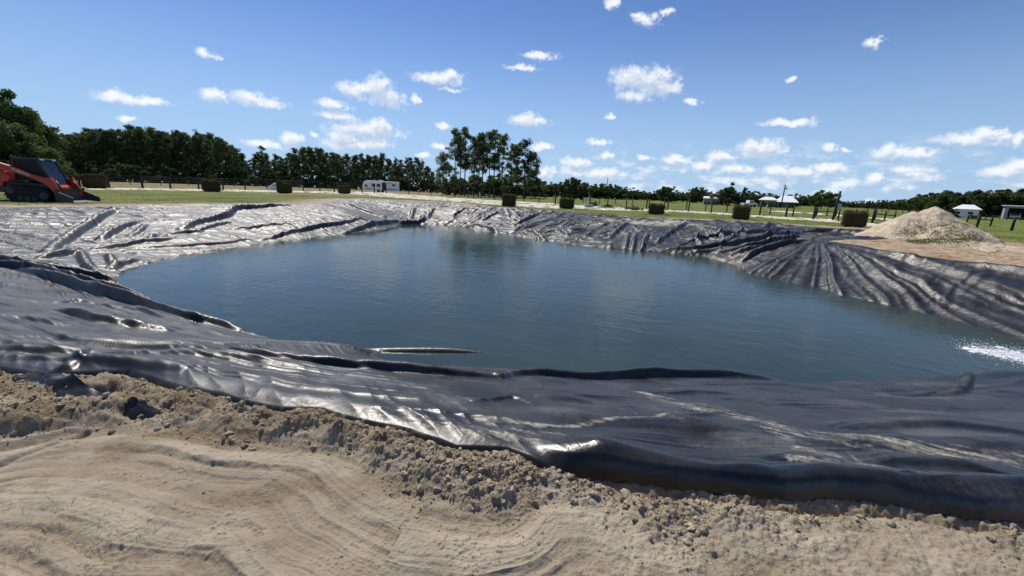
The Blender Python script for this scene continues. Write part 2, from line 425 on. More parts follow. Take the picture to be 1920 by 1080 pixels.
MAT['ground'] = mat_ground(); MAT['liner'] = mat_liner(); MAT['water'] = mat_water()
MAT['path'] = plain('pale_sand_path', (.60, .55, .45), 0.95, 0.1, 0.22, 1.5, bump=0.4)
MAT['pile'] = plain('pile_sand', (.50, .405, .30), 0.95, 0.1, 0.2, 2.5, bump=0.6)
MAT['clod'] = plain('clod_sand', (.36, .295, .21), 0.95, 0.1, 0.45, 14, bump=0.7)
MAT['straw'] = plain('dry_straw', (.36, .28, .16), 0.8, 0.2, 0.3, 9)
MAT['pine'] = foliage('pine_needles', (.036, .064, .020), (.115, .16, .048), 0.38)
MAT['leaf'] = foliage('broad_leaves', (.034, .058, .018), (.105, .145, .044), 0.35)
MAT['leaf2'] = foliage('light_leaves', (.034, .055, .016), (.085, .12, .036), 0.3)
MAT['redleaf'] = foliage('red_leaves', (.06, .022, .014), (.12, .045, .025), 0.25)
MAT['weed'] = foliage('weeds', (.07, .085, .03), (.17, .18, .075), 0.3)
MAT['bark'] = plain('bark', (.10, .075, .058), 0.9, 0.2, 0.4, 3, bump=0.6)
MAT['hay'] = None
MAT['post'] = plain('creosote_wood', (.022, .020, .019), 0.75, 0.3, 0.4, 8)
MAT['wire'] = plain('fence_wire', (.10, .10, .10), 0.5, 0.5, 0.2, 5)
MAT['white'] = plain('white_metal', (.78, .78, .77), 0.45, 0.5, 0.06, 2)
MAT['roofwhite'] = plain('white_roof_metal', (.80, .80, .80), 0.4, 0.5, 0.05, 1)
MAT['wallgrey'] = plain('shaded_wall', (.26, .26, .255), 0.8, 0.3, 0.12, 1)  # wall grey darkened: the shade on the house walls is put into it
MAT['dark'] = plain('dark_opening', (.018, .02, .022), 0.6, 0.4, 0.2, 2)
MAT['grey'] = plain('grey_metal', (.32, .32, .32), 0.55, 0.5, 0.15, 2)
MAT['concrete'] = plain('concrete', (.36, .34, .31), 0.9, 0.2, 0.2, 5, bump=0.4)
MAT['timber'] = plain('weathered_timber', (.30, .24, .18), 0.85, 0.2, 0.25, 5)
MAT['foam'] = plain('foam', (.85, .87, .88), 0.4, 0.5, 0.05, 5)

# ------------------------------------------------------------------ the lie of the land
ZW = -1.0                                     # water level
RIM = np.array([at(*p) for p in [
    (-60,692,0),(0,699,0),(60,709,0),(120,706,0),(230,703,0),(330,733,0),(400,744,0),(450,762,0),(520,775,0),(590,775,0),(660,796,0),(760,815,0),
    (850,848,0),(950,852,0),(1050,890,0),(1200,915,0),(1300,926,0),(1400,936,0),(1500,950,0),(1600,944,0),(1700,957,0),(1800,976,0),(1900,990,0)]]
    + [np.array(p) for p in [(3.6,1.95,0),(6,1.4,0),(10,1.4,0),(16.6,4,.05),(17,9,.1)]]
    + [at(*p) for p in [(1920,504,.1),(1798,489,.1),(1684,473,.12),(1600,458,.14),(1553,452,.15),(1585,449,.12),(1640,450,.1),(1690,447,.08),(1660,436,.06),(1600,430,.05),(1503,424,.05),(1487,422,.06),
       (1398,417,.1),(1297,411.5,.1),(1219,410,.1),(1156,405,.1),(1060,397.5,.12),(1000,393,.15),(941,390,.2),(880,385.5,.25),(840,381,.3),(780,378.5,.3),
       (720,375.5,.32),(666,373,.33),(640,374,.32),(620,379,.28),(600,383,.22),(545,383.5,.2),(400,383,.2),(300,384.5,.2),(200,387,.2),(100,388,.2),(0,389,.2),(-60,390,.2)]]
    + [np.array(p) for p in [(-25,15,.1),(-23,10,0),(-16,6,0),(-9,4.4,0)]])
WATER = np.array([at(px, py, ZW)[:2] for px, py in [
    (208,532),(216,520),(235,508),(262,497),(300,487),(345,477),(420,467),(500,455),(600,444),(680,435),(725,429),(752,421.5),(780,420),(820,421),(870,425),(940,437),(1000,447),(1080,459),
    (1150,466),(1250,473),(1330,481),(1385,498),(1410,513),(1470,528),(1550,545),(1640,566),(1720,584),(1800,605),(1860,625),(1920,644)]]
    + [(12,7.9),(11,6.7)] + [at(px, py, ZW)[:2] for px, py in [
    (1912,692),(1822,704),(1741,709),(1640,716),(1560,718),(1455,711),(1300,707),(1180,704),(1100,701),(1000,697),(920,693),(870,690),(800,688),(740,684),(702,676),(692,668),(704,661),(650,651),(560,645),
    (500,638),(440,622),(370,604),(300,588),(245,565),(215,548)]])

def far_z(x, y):
    r = np.hypot(x, y); a = np.arctan2(x, y)
    return -0.5 * sstep(38, 150, r) * (0.45 + 0.55 * sstep(-.7, .35, a)) + 0.10 * sstep(20, 40, r) * perlin(x / 14, y / 14, 3)

def shape(x, y):
    """bare height of land / basin, with distances (no small relief)"""
    dr, arc, _ = seg_dist(x, y, RIM, True); ins = inside(x, y, RIM)
    dw, _, _ = seg_dist(x, y, WATER, True); wat = inside(x, y, WATER)
    num = np.zeros(x.shape); den = np.zeros(x.shape)
    for p in RIM:
        w = 1.0 / ((x - p[0]) ** 2 + (y - p[1]) ** 2 + 0.02) ** 1.5; num += w * p[2]; den += w
    zr = num / den
    land = zr * np.exp(-(dr / 5.0) ** 2) + far_z(x, y)
    t = np.clip(dw / (dw + dr + 1e-9), 0, 1)
    bank = ZW + (zr - ZW) * (1 - (1 - t) ** 1.35)
    basin = ZW - 1.3 * (1 - np.exp(-dw / 3.0))
    z = np.where(wat, basin, np.where(ins, bank, land))
    return z, dr, ins, dw, wat, arc

def hit(px, py, scal=True):
    """where the line of sight meets the land"""
    px = np.atleast_1d(np.asarray(px, float)); py = np.atleast_1d(np.asarray(py, float)); out = []
    s = np.concatenate([np.linspace(1.0, 45, 900), np.geomspace(45.2, 900, 900)])
    for a, b in zip(px, py):
        d = ray(a, b); P = d[None] * s[:, None]; P[:, 2] += EYE
        g = np.maximum(shape(P[:, 0], P[:, 1])[0], ZW); k = np.argmax(P[:, 2] < g) if np.any(P[:, 2] < g) else len(s) - 1
        if k > 0:
            h0 = P[k - 1, 2] - g[k - 1]; h1 = P[k, 2] - g[k]; f = h0 / (h0 - h1 + 1e-9); q = P[k - 1] * (1 - f) + P[k] * f
        else: q = P[0]
        out.append(q)
    return np.array(out) if len(out) > 1 or not scal else out[0]

def depth(p): return float(np.dot(np.asarray(p) - np.array([0, 0, EYE]), F_))
def land_z(x, y): return float(shape(np.array([float(x)]), np.array([float(y)]))[0][0])
def polar(px, D):
    """ground point in the direction of photo column px at depth D"""
    d = ray(px, 360); s = D / np.dot(d, F_); x, y = d[0] * s, d[1] * s; return np.array([x, y, land_z(x, y)])
def px_h(px, ytop, p):
    """height of a thing standing at p whose top shows at photo row ytop"""
    rd = math.hypot(p[0], p[1]); d = ray(px, ytop); return EYE + d[2] / math.hypot(d[0], d[1]) * rd - p[2]

# polar grid: even in the view, dense near, reaching the horizon
az = np.concatenate([np.radians(np.arange(-180, -66, 3.0)), np.radians(np.arange(-66, 66.01, 0.112)), np.radians(np.arange(69, 180, 3.0))])
rr = [0.05, 0.3, 0.6, 0.9, 1.1, 1.25]
while rr[-1] < 3000:
    r = rr[-1]; rr.append(r + (min(0.00085 * r * r, 0.045 if r < 20 else 0.045 + .025 * (r - 20) / 22) if r < 42 else 0.07 * (r / 42) ** 2.2))
rr = np.array(rr); NA, NR = len(az), len(rr)
GX = np.sin(az)[None, :] * rr[:, None]; GY = np.cos(az)[None, :] * rr[:, None]
Z0 = np.empty_like(GX); DR = np.empty_like(GX); INS = np.zeros(GX.shape, bool); DW = np.empty_like(GX); WAT = np.zeros(GX.shape, bool); ARC = np.empty_like(GX)
for a in range(0, NR, 200):
    sl = slice(a, a + 200); Z0[sl], DR[sl], INS[sl], DW[sl], WAT[sl], ARC[sl] = shape(GX[sl], GY[sl])

def grid_mesh(name, Z, vmask, mat, attrs, close=True):
    """the grid's faces whose four corners are all in vmask"""
    idx = np.arange(NR * NA).reshape(NR, NA)
    a = idx[:-1, :]; b = idx[1:, :]; nx = np.roll(idx, -1, 1)
    q = np.stack([a, nx[:-1], nx[1:], b], -1).reshape(-1, 4)
    vm = vmask.ravel(); q = q[vm[q].all(1)]
    used = np.zeros(NR * NA, bool); used[q.ravel()] = True; remap = np.cumsum(used) - 1
    V = np.stack([GX.ravel()[used], GY.ravel()[used], Z.ravel()[used]], -1)
    o = np_mesh(name, V, remap[q], mat, smooth=True)
    for k, v in attrs.items(): attr(o, k, v.ravel()[used])
    return o

# ---- sand in the foreground
RIDGE = spline([at(*p)[:2] for p in [(-300,850),(-60,834),(0,830),(80,815),(150,802),(300,806),(450,832),(560,842),(640,858),(720,905),(800,938),(880,962),(950,972),(1020,945),(1080,948),(1150,965),(1250,1022),(1350,1005),(1450,1000),(1550,1018),(1650,985),(1800,1003),(1920,1055),(2100,1090)]], 5)
NEARRIM = RIM[:26]
near = (np.hypot(GX, GY) < 7.5) & (GY > 0.1) & ~(INS & (DR > 0.7))
ix = np.where(near); nx_, ny_ = GX[ix], GY[ix]
d_rim = np.where(INS[ix], -DR[ix], DR[ix])
d_rid, arc_r, _ = seg_dist(nx_, ny_, RIDGE)
closed = np.vstack([RIDGE, [[9, 1.0], [12, 9], [-12, 9], [-9, 3]]])
beyond = inside(nx_, ny_, closed)               # on the pond side of the ridge's foot
s_in = np.where(beyond, d_rid, -d_rid)
wob = 0.06 * fbm(nx_ * 4, ny_ * 4, 3, 41)
rm = sstep(-0.05, 0.24, s_in + wob * 1.6) * sstep(-0.25, 0.02, d_rim + wob * .5)      # ridge of loose clods
w1, id1 = worley(nx_ * 9, ny_ * 9, 1); w2, id2 = worley(nx_ * 22, ny_ * 22, 2); w3, id3 = worley(nx_ * 48, ny_ * 48, 3)
lump = 0.5 + 0.5 * fbm(nx_ * 1.7, ny_ * 1.7, 3, 51)
dome = lambda w, k: np.sqrt(np.clip(1 - (w / k) ** 2, 0, 1))
clods = 0.024 * dome(w1, .5) * (id1 > .6) * id1 + 0.013 * dome(w2, .5) * (id2 > .4) + 0.007 * dome(w3, .5)
hump = np.sin(np.clip(s_in / (s_in + np.maximum(d_rim, 0) + 1e-6), 0, 1) * np.pi) ** 0.7
leftw = sstep(1.8, -0.6, nx_)
dig = ridged(nx_ * 1.9 + 3, ny_ * 3.1, 2, 71) - 0.9
zs = rm * (hump * (0.030 + 0.055 * leftw) * (0.5 + 1.0 * lump) + clods * (0.5 + lump) + 0.020 * fbm(nx_ * 6, ny_ * 6, 6, 61, .66) - 0.05 * np.clip(dig, 0, 1) * (0.3 + leftw))
# smooth graded ground with swept track marks
sw = 0.05 * fbm(nx_ * 1.3, ny_ * 1.3, 3, 81)
CUT = np.array([at(*p)[:2] for p in [(812,930),(770,975),(735,1040),(690,1100),(640,1200)]])
d_cut, _, _ = seg_dist(nx_, ny_, CUT); right_side = inside(nx_, ny_, np.vstack([CUT, [[3, .2], [4, 3]]]))
q = np.where(right_side, d_rid * .8 + 0.35 * nx_ * 0.5 + sw, d_rid + sw)
grooves = 1.1 * perlin(q * 4.5, arc_r * .22, 4) + (0.45 * perlin(q * 14, arc_r * 0.35, 5) + 0.32 * perlin(q * 38, arc_r * 0.5, 6) + 0.2 * perlin(q * 85, arc_r * 0.9, 7)) * sstep(-.35, .35, perlin(q * 2.5, arc_r * .5, 8))
cracks = np.clip(ridged(q * 7, arc_r * .5, 1, 9) - 0.86, 0, 1) * sstep(-.1, .3, perlin(nx_ * 2, ny_ * 2, 17))
flatm = 1 - rm
rough_r = sstep(0.0, 0.9, nx_)                  # the right is crumblier
crumb = 0.010 * np.clip(.6 - w2, 0, 1) * (id2 > .5) * (0.4 + rough_r) + 0.006 * np.clip(.55 - w3, 0, 1) * (id3 > .55)
crumb = crumb * sstep(-.35, .5, fbm(nx_ * 2.6, ny_ * 2.6, 3, 19) + rough_r * .7)
step_ = lambda v, w: np.tanh(v / w)
q5 = perlin(q * 5.2, arc_r * .16, 4); q13 = perlin(q * 11, arc_r * .3, 5)
tg = .65 + .35 * sstep(-.3, .3, fbm(nx_ * 1.5, ny_ * 1.8, 3, 83)); tg2 = .4 + .6 * sstep(-.25, .3, fbm(nx_ * 2.3, ny_ * 2.3, 3, 87))
zs += flatm * .5 * (.010 * dome(w2, .32) * (id2 > .6) + .006 * dome(w3, .4) * (id3 > .5)) * sstep(0, .5, fbm(nx_ * 3, ny_ * 3, 3, 89)) 
zs += flatm * tg * (1 - .6 * rough_r) * (.0080 * step_(q5 + .12 * perlin(nx_ * 9, ny_ * 9, 6), .07) + .0085 * tg2 * step_(q13 + .15 * perlin(nx_ * 14, ny_ * 14, 7), .1) + .010 * np.exp(-np.abs(q5 - .1) / .035) * sstep(-.2, .3, perlin(arc_r * 2.2, q * 2, 9)))
zs += flatm * (0.014 * grooves * (1 - .5 * rough_r) - 0.05 * cracks * .4 + crumb * 1.15 + 0.006 * fbm(nx_ * 9, ny_ * 9, 4, 29, .6) * (.5 + rough_r) + 0.020 * fbm(nx_ * .9, ny_ * .9, 2, 31))
zs += flatm * np.where(right_side, 0.022 * np.exp(-d_cut / 0.25), -0.010 * np.exp(-d_cut / 0.06))
# a straight blade cut at the far left
B = np.array([at(-80, 905)[:2], at(0, 868)[:2], at(160, 808)[:2]]); db, _, _ = seg_dist(nx_, ny_, B)
zs -= flatm * 0.035 * np.exp(-(db / 0.022) ** 2)
# trench under the edge of the sheet on the right
wR = sstep(0.1, 0.6, nx_)
zs -= wR * 0.10 * np.exp(-(np.clip(d_rim - 0.0, -1, 1) / 0.07) ** 2)
ZG = Z0.copy()
fade = 1 - sstep(5.5, 7.4, np.hypot(nx_, ny_))
ZG[ix] += zs * fade
# holes scooped in the bank at the left
for (px, py, rx, h) in [(140, 745, .30, .09), (205, 738, .22, .08), (285, 775, .24, .09), (500, 790, .12, .05)]:
    c = at(px, py); e = np.hypot((GX - c[0]) / rx, (GY - c[1]) / (rx * .45)); ZG -= h * np.exp(-e ** 4) * (~INS)
damp_groove = np.zeros_like(ZG)
damp_groove[ix] = np.clip(rm * (0.40 + 0.7 * sstep(-.35, .4, fbm(nx_ * 3, ny_ * 3, 4, 91, .6))) + flatm * 0.55 * sstep(.25, .7, fbm(nx_ * 1.1, ny_ * 2.0, 4, 95)) + flatm * (1 - .5 * rough_r) * (tg * .34 * sstep(.12, -.12, q5) + tg2 * .26 * sstep(.1, -.15, q13) + .3 * np.clip(-grooves, 0, 1)), 0, 1) * fade  # damp ridge and patches; grooves and low scrape bands coloured darker as well
# rougher land further out
mid = (~INS) & (np.hypot(GX, GY) > 5) & (np.hypot(GX, GY) < 260)
im = np.where(mid); mx_, my_ = GX[im], GY[im]; mr = np.hypot(mx_, my_)
ZG[im] += (0.05 * fbm(mx_ * .8, my_ * .8, 5, 101, .6) + 0.035 * fbm(mx_ * 3.1, my_ * 3.1, 3, 103, .6)) * sstep(5, 9, mr) * sstep(0, .6, DR[im])
# the sheet lies on the basin: the soil sits a little below it
ZG -= np.where(INS, 0.04 + 0.16 * sstep(0.05, 0.5, DR), 0)

def poly_px(pts): return hit([p[0] for p in pts], [p[1] for p in pts])[:, :2]
jx = 0.5 * fbm(GX[:, :] * .9, GY * .9, 3, 111, .6); jy = 0.9 * fbm(GX * .7, GY * .7, 4, 113, .65)
PATH_UP = [(60,351.6),(200,352.6),(300,353.5),(450,356),(600,358.5),(690,360),(740,362.5),(800,367),(850,371),(940,376.5),(1000,379.5),(1080,385),(1150,389),(1300,396.3),(1400,403),(1470,407),(1560,412),(1640,420),(1700,426)]
PATH_LO = [(1700,430),(1640,425),(1560,417),(1470,411),(1400,406),(1300,399),(1200,396.5),(1150,395),(1080,391.5),(1000,389.5),(940,385),(860,379),(800,375),(740,371),(690,366),(600,362.3),(450,359.5),(300,357),(200,355.8),(60,354.6)]
PATH2 = [(1440,394.5),(1500,398),(1570,402.5),(1640,408),(1760,418),(1760,422),(1640,411),(1570,405),(1500,400.3),(1440,396.5)]
farm = np.hypot(GX, GY) > 12
path = np.zeros(GX.shape, bool); xx, yy = GX[farm], GY[farm]
pj = 1 + 0.0 * xx
path[farm] = inside(xx + jx[farm] * .5, yy + jy[farm] * (np.hypot(xx, yy) / 45), poly_px(PATH_UP + PATH_LO)) | inside(xx + jx[farm] * .3, yy + jy[farm] * .6, poly_px(PATH2))
path &= ~((fbm(GX * .55, GY * .35, 4, 121, .6) > .42) & farm)
DIRT = poly_px([(1470,426),(1540,424),(1620,428),(1700,436),(1850,452),(2000,462),(2150,470)]) ; DIRT = np.vstack([DIRT, [[18.5, 10], [18, 4], [15.5, 8]], poly_px([(1919,512),(1798,495),(1684,478),(1553,458)])])
dirt = np.zeros_like(GX); mm = (GX > 4) & (GY > 2) & (np.hypot(GX, GY) < 45)
din = inside(GX[mm] + jx[mm] * .6, GY[mm] + jy[mm] * .6, DIRT); dirt[mm] = din * (0.55 + 0.9 * fbm(GX[mm] * .5, GY[mm] * 1.6, 4, 131))
dirt = np.clip(dirt, 0, 1)
sandm = np.zeros_like(GX); sandm[mm] = din
sandm = np.maximum(sandm, (np.hypot(GX + 0.0, GY) < 9.0) * 1.0)
bare = np.exp(-(DR / (1.2 + 1.9 * sstep(6, -10, GX))) ** 2) * sstep(-.5, .35, fbm(GX * .7, GY * .7, 4, 141, .6) + .25 + .4 * sstep(0, -10, GX))
grass = np.clip(1 - np.maximum(sandm, bare), 0, 1)
dead = np.clip(sstep(1.0, .1, DR / (5.5 * sstep(4, -12, GX) + 1.2)) + .45 * sstep(.1, .6, fbm(GX * .35, GY * .2, 4, 151)) * sstep(80, 30, np.hypot(GX, GY)), 0, 1) * .9
leftfld = sstep(0, -22, GX) * sstep(52, 62, GY)
dead = np.maximum(dead, leftfld * .6)
keep = ~(INS & (DR > 0.8))
g = grid_mesh('ground', ZG, keep, MAT['ground'], {'grass': grass, 'dirt': dirt, 'damp_groove': damp_groove, 'dead': dead}); tag(g, kind='structure')
pz = ZG + 0.02
pth = grid_mesh('path', pz, path & ~INS, MAT['path'], {}); tag(pth, kind='structure')

# ------------------------------------------------------------------ the black liner
li = np.where((INS & (~WAT | (DW < 2.5))) | (~INS & (DR < 0.25) & (np.hypot(GX, GY) < 45)))
lx, ly, ldr, ldw, larc, lins, lwat = GX[li], GY[li], DR[li], DW[li], ARC[li], INS[li], WAT[li]
lz = Z0[li].copy(); dist = np.hypot(lx, ly)
sdr = np.where(lins, ldr, -ldr)                 # inward distance from the edge of the sheet
edge_in = sstep(0.0, 0.5, sdr)
slope_d = np.where(lwat, -ldw, ldw)
wx = lx + .25 * fbm(lx * .8, ly * .8, 3, 201); wy = ly + .25 * fbm(lx * .8, ly * .8, 3, 205)
NB = np.vstack([[(-30, 14)], hit([-120, 0, 100, 235, 300, 380, 450, 600, 800, 1000, 1440, 1740, 1900], [494, 504, 521, 562, 588, 607, 621, 640, 650, 670, 690, 690, 680])[:, :2], [(12, 6.4), (20, 4), (20, -3), (-30, -3)]])
nb_d, _, _ = seg_dist(lx, ly, NB, True); nb_in = inside(lx, ly, NB)
nearw = sstep(-.12, .12, np.where(nb_in, nb_d, -nb_d)) # the near bank
farw = 1 - nearw
def crease(x, y, seed, w=.10):
    """narrow raised creases with smooth sheet between"""
    return np.exp(-np.abs(perlin(x, y, seed)) / w) * sstep(-.25, .35, perlin(x * .6 + 9, y * .6, seed + 5))
u = larc + .35 * fbm(lx * .5, ly * .5, 3, 211)
az_l = np.arctan2(lx, ly)
leftbank = sstep(-.05, -.35, az_l) * farw
rightbank = sstep(.05, .25, az_l) * farw
def pleat(v, w): return np.clip(1 - np.abs(v) / w, 0, 1)      # tent-shaped drape with a crisp crest
ca, sa = math.cos(.9), math.sin(.9)
gate = lambda x, y, sd: sstep(-.35, .25, perlin(x, y, sd))
down = pleat(perlin(u * .75, slope_d * .10, 221), .30) * gate(lx * .35, ly * .35, 222) + .6 * pleat(perlin(u * 1.6, slope_d * .16, 223), .28) * gate(lx * .5, ly * .5, 224) + .25 * pleat(perlin(u * 3.2, slope_d * .3, 227), .3)
p1 = (lx * ca + ly * sa); p2 = (ly * ca - lx * sa)
diag = pleat(perlin(p1 * .16, p2 * .9, 231), .26) * gate(lx * .3, ly * .3, 232) + .55 * pleat(perlin(p1 * .32, p2 * 2.0, 233), .28) * gate(lx * .5, ly * .5, 234)
p3 = (lx * .95 - ly * .3); p4 = (ly * .95 + lx * .3)
cross = pleat(perlin(p3 * .22, p4 * 1.1, 235), .24) * gate(lx * .3, ly * .3, 236) + .5 * pleat(perlin(p3 * .5, p4 * 2.4, 237), .26) * gate(lx * .6, ly * .6, 238)
crump = pleat(perlin(wx * .9, wy * .9, 241), .22) * gate(lx * .4, ly * .4, 242) + .55 * pleat(perlin(wx * 2.0, wy * 2.0, 243), .25) * gate(lx * .8, ly * .8, 244)
soft = fbm(wx * .55, wy * .55, 2, 251, .5); soft2 = fbm(wx * 1.6, wy * 1.6, 3, 253, .55)
wline = sstep(0.0, .35, np.abs(slope_d) + .12)
lz += .60 * edge_in * farw * (1 - .3 * leftbank) * (down * (.22 - .16 * leftbank) + diag * (.05 + .06 * leftbank) + cross * (.05 + .05 * leftbank) + .075 * crump * (1 - .3 * leftbank) + .05 * soft + .012 * soft2 - .09) * (1 - .6 * sstep(.12, .3, az_l) * sstep(19, 14, ly))
# near bank: long shallow folds along the shore
al = lx * .97 - ly * .25 + .15 * fbm(lx * .4, ly * .4, 2, 259)   # runs along the near shore
nl = sstep(2.0, -3.5, lx)
ls = slope_d + .25 * fbm(al * .25, slope_d * .4, 3, 261)
longf = .5 * perlin(ls * 1.5, al * .10, 263) + .5 * pleat(perlin(ls * 1.3, al * .05, 265), .22) + .34 * pleat(perlin(ls * 3.0, al * .08, 267), .25) * gate(lx * .5, ly * .5, 266) + .30 * pleat(perlin(ls * 6.5, al * .10, 268), .3) * gate(lx * .6, ly * .9, 269) + .13 * pleat(perlin(ls * 14, al * .2, 270), .35)
cross_n = crease(wx * 1.3, wy * .7, 269, .12)
lz += edge_in * nearw * wline * (longf * (.016 + .055 * nl) + .024 * soft + .007 * soft2 + cross_n * .014 * (1 - .5 * nl))
# a fan of folds over the mound at the right
A = at(1535, 449, .15); fx, fy = lx - A[0], ly - A[1]; fr = np.hypot(fx, fy); fa = np.arctan2(fy, fx)
mound = sstep(.12, .3, az_l) * sstep(19, 14, ly) * farw * sstep(0.2, .8, fr)
faw = fa + .02 * fbm(fx * .35, fy * .35, 2, 301)
fan = .6 * pleat(perlin(faw * 4.6, fr * .03, 303), .42) * (.15 + .85 * gate(faw * 1.7, fr * .22, 302)) + .62 * pleat(perlin(faw * 9.0, fr * .05, 305), .42) * gate(faw * 2.5, fr * .25, 306) + .22 * pleat(perlin(faw * 19, fr * .10, 307), .45)
lz += mound * edge_in * (0.22 * fan - .12) * sstep(0, 2.0, fr)

def folds(lst):
    """long folds standing up out of the sheet: photo-traced ground lines, width and height in metres"""
    global lz
    for pts, w, h in lst:
        if w > .11: w = w * .84
        P = spline(hit([p[0] for p in pts], [p[1] for p in pts])[:, :2], 5)
        lo, hi = P.min(0) - 4 * w, P.max(0) + 4 * w
        m = (lx > lo[0]) & (lx < hi[0]) & (ly > lo[1]) & (ly < hi[1])
        if not m.any(): continue
        d, arc, tot = seg_dist(lx[m], ly[m], P)
        tp = np.sin(np.clip(arc / tot, 0, 1) * np.pi) ** .45
        vw = w * (1 + .12 * perlin(arc * .8, arc * 0 + w * 30, 11)); vh = h * (1 + .16 * perlin(arc * .8, arc * 0 + h * 30, 13))
        if h < 0: lz[m] = np.maximum(lz[m], ZW - h * tp - (d / .07) ** 2 * .05)
        else: lz[m] += vh * tp * np.exp(-np.abs(d / (vw * .6)) ** 3.6)
folds([
 ([(84,477),(113,457),(156,430),(188,409),(221,390)], .30, .20), ([(184,453),(219,432),(266,414)], .24, .17),
 ([(70,485),(105,480),(129,475),(152,471)], .20, .17), ([(168,468),(234,463),(273,456),(330,449)], .17, .15), ([(250,466),(310,464),(367,461),(430,456),(473,449)], .13, .11),
 ([(338,433),(371,418),(422,407),(440,396),(488,389),(545,385)], .30, .28), ([(312,442),(345,438),(383,435)], .13, .11), ([(363,436),(400,425),(433,416)], .16, .13),
 ([(433,432),(500,425),(555,420)], .13, .11), ([(486,452),(520,444),(586,430),(640,420),(682,410)], .22, .20), ([(643,439),(687,426),(715,420),(752,414)], .30, .26), ([(648,382),(680,395),(724,409)], .26, .2),
 ([(240,445),(262,433),(272,420)], .2, .1), ([(280,450),(292,440)], .2, .14), ([(205,478),(212,498)], .2, .1), ([(150,470),(158,488),(168,503),(182,514),(196,526)], .22, .15), ([(205,505),(222,497),(258,488)], .22, .12),
 ([(-60,480),(0,490),(39,498),(82,509),(129,514),(188,524),(244,529)], .19, .22), ([(-60,492),(0,500),(78,514),(156,537),(234,559),(312,578),(377,603)], .19, .27),
 ([(40,509),(117,532),(195,559),(273,583),(352,604),(410,614),(459,623)], .20, .27),
 ([(97,586),(156,596),(195,606),(273,616),(326,622)], .15, .12), ([(195,575),(273,590),(371,614)], .2, .06), ([(0,596),(60,600),(120,612)], .16, .06), ([(100,570),(150,566),(180,573)], .12, .05),
 ([(0,636),(150,642),(330,650),(520,662)], .14, .035), ([(0,650),(230,670),(470,690),(740,712)], .16, .04), ([(0,664),(60,669),(170,670)], .16, .06), ([(0,643),(200,655),(420,672),(600,690)],.10,.03), ([(0,678),(120,684),(230,690),(360,706)], .14, .05), ([(120,700),(150,688),(172,680)], .12, .05),
 ([(440,672),(488,684),(586,695),(740,703),(830,708),(950,714)], .14, .11), ([(930,714),(980,709),(1100,712),(1250,711),(1445,709)], .15, .14),
 ([(680,655),(715,657),(800,658),(880,659),(965,661)], .15, -.05), ([(1740,743),(1790,743),(1806,727),(1816,700)], .10, .10),
 ([(1000,745),(1090,752),(1180,762)], .16, .03), ([(1150,762),(1290,800),(1450,832)], .2, .04), ([(1500,748),(1700,742),(1900,735)], .12, .035), ([(1560,805),(1750,800),(1920,812)], .2, .05), ([(1650,704),(1700,725),(1745,742)], .12, .03), ([(1600,860),(1750,870),(1920,900)], .16, .05), ([(1420,870),(1560,880),(1700,905)], .14, .04), ([(880,760),(960,748),(1010,765)], .12, .03),
 ([(745,419),(790,416),(792,404)], .34, .24), ([(872,425),(915,430),(942,441)], .26, .2), ([(985,430),(1022,451)], .26, .2), ([(800,412),(812,392)], .3, .16), ([(770,412),(776,390)], .3, .16), ([(845,410),(870,392)], .3, .16), ([(900,416),(935,398)], .3, .16), ([(960,425),(1010,402)], .3, .16),
 ([(1045,432),(1065,447)], .22, .18), ([(1140,450),(1178,418)], .26, .18), ([(1185,470),(1192,440)], .2, .2), ([(1200,472),(1215,440)], .2, .2), ([(1172,468),(1178,440)], .2, .2),
 ([(1250,472),(1330,468),(1420,452),(1500,440)], .28, .28), ([(1340,479),(1430,461),(1500,448)], .26, .28), ([(1385,494),(1430,474),(1510,455)], .26, .26),
 ([(1270,462),(1400,440),(1470,430)], .26, .22), ([(1365,484),(1440,468)], .22, .24), ([(1300,476),(1330,476),(1400,466)], .22, .2),
 ([(1450,440),(1560,437),(1670,446)], .3, .15), ([(1290,440),(1315,462)], .22, .2), ([(1335,430),(1362,458)], .22, .2), ([(1380,428),(1400,448)], .22, .2),
 ([(1260,436),(1290,418)], .24, .18), ([(1310,424),(1345,448)], .22, .18), ([(1230,462),(1262,430)], .22, .18), ([(1420,438),(1450,420)], .24, .16), ([(1350,470),(1390,440)], .22, .18),
])
# water-side folds of the near sheet and the rolled front edge at the right
wRl = sstep(0.15, 0.65, lx) * nearw
roll = 0.14 + 0.06 * perlin(al * .9, al * 0, 33) + .03 * perlin(al * 2.7, sdr * 2, 34)
lz += wRl * roll * np.exp(-(np.clip(sdr - .25 - .05 * perlin(al * 1.1, al * 0, 36), -1, 1) / (.15 + .03 * perlin(al * .7, al * 0, 37))) ** 2) * 0.85
lz -= wRl * 0.26 * sstep(.17, 0.02, sdr)
lz += wRl * 0.05 * np.exp(-((sdr - 1.0 - .2 * perlin(al * .5, al * 0, 35)) / .2) ** 2)
lz += wRl * sstep(.1, .5, sdr) * (.05 * np.clip(perlin(lx * .9 + ly * .5, (ly - lx * .25) * 2.2, 38), -1, 1) + .018 * crease(lx * .8, ly * 2.4, 39, .12))
# left part: lumpy edge with tucks, buried under the clods
wLl = sstep(0.6, 0.1, lx) * nearw
tuck = ridged(al * 1.5 + 2 * sdr, sdr * .7, 2, 311)
lz += wLl * sstep(.02, .25, sdr) * np.exp(-sdr / .5) * (.05 + 0.042 * (tuck - .4))
lz -= wLl * 0.22 * sstep(.07, -.06, sdr)
lz += 0.012 - .07 * lwat * sstep(0, .3, ldw) * farw
far_edge = sstep(.1, -.15, sdr) * farw
lz -= 0.2 * far_edge
ZL = np.full(GX.shape, -5.0); ZL[li] = lz
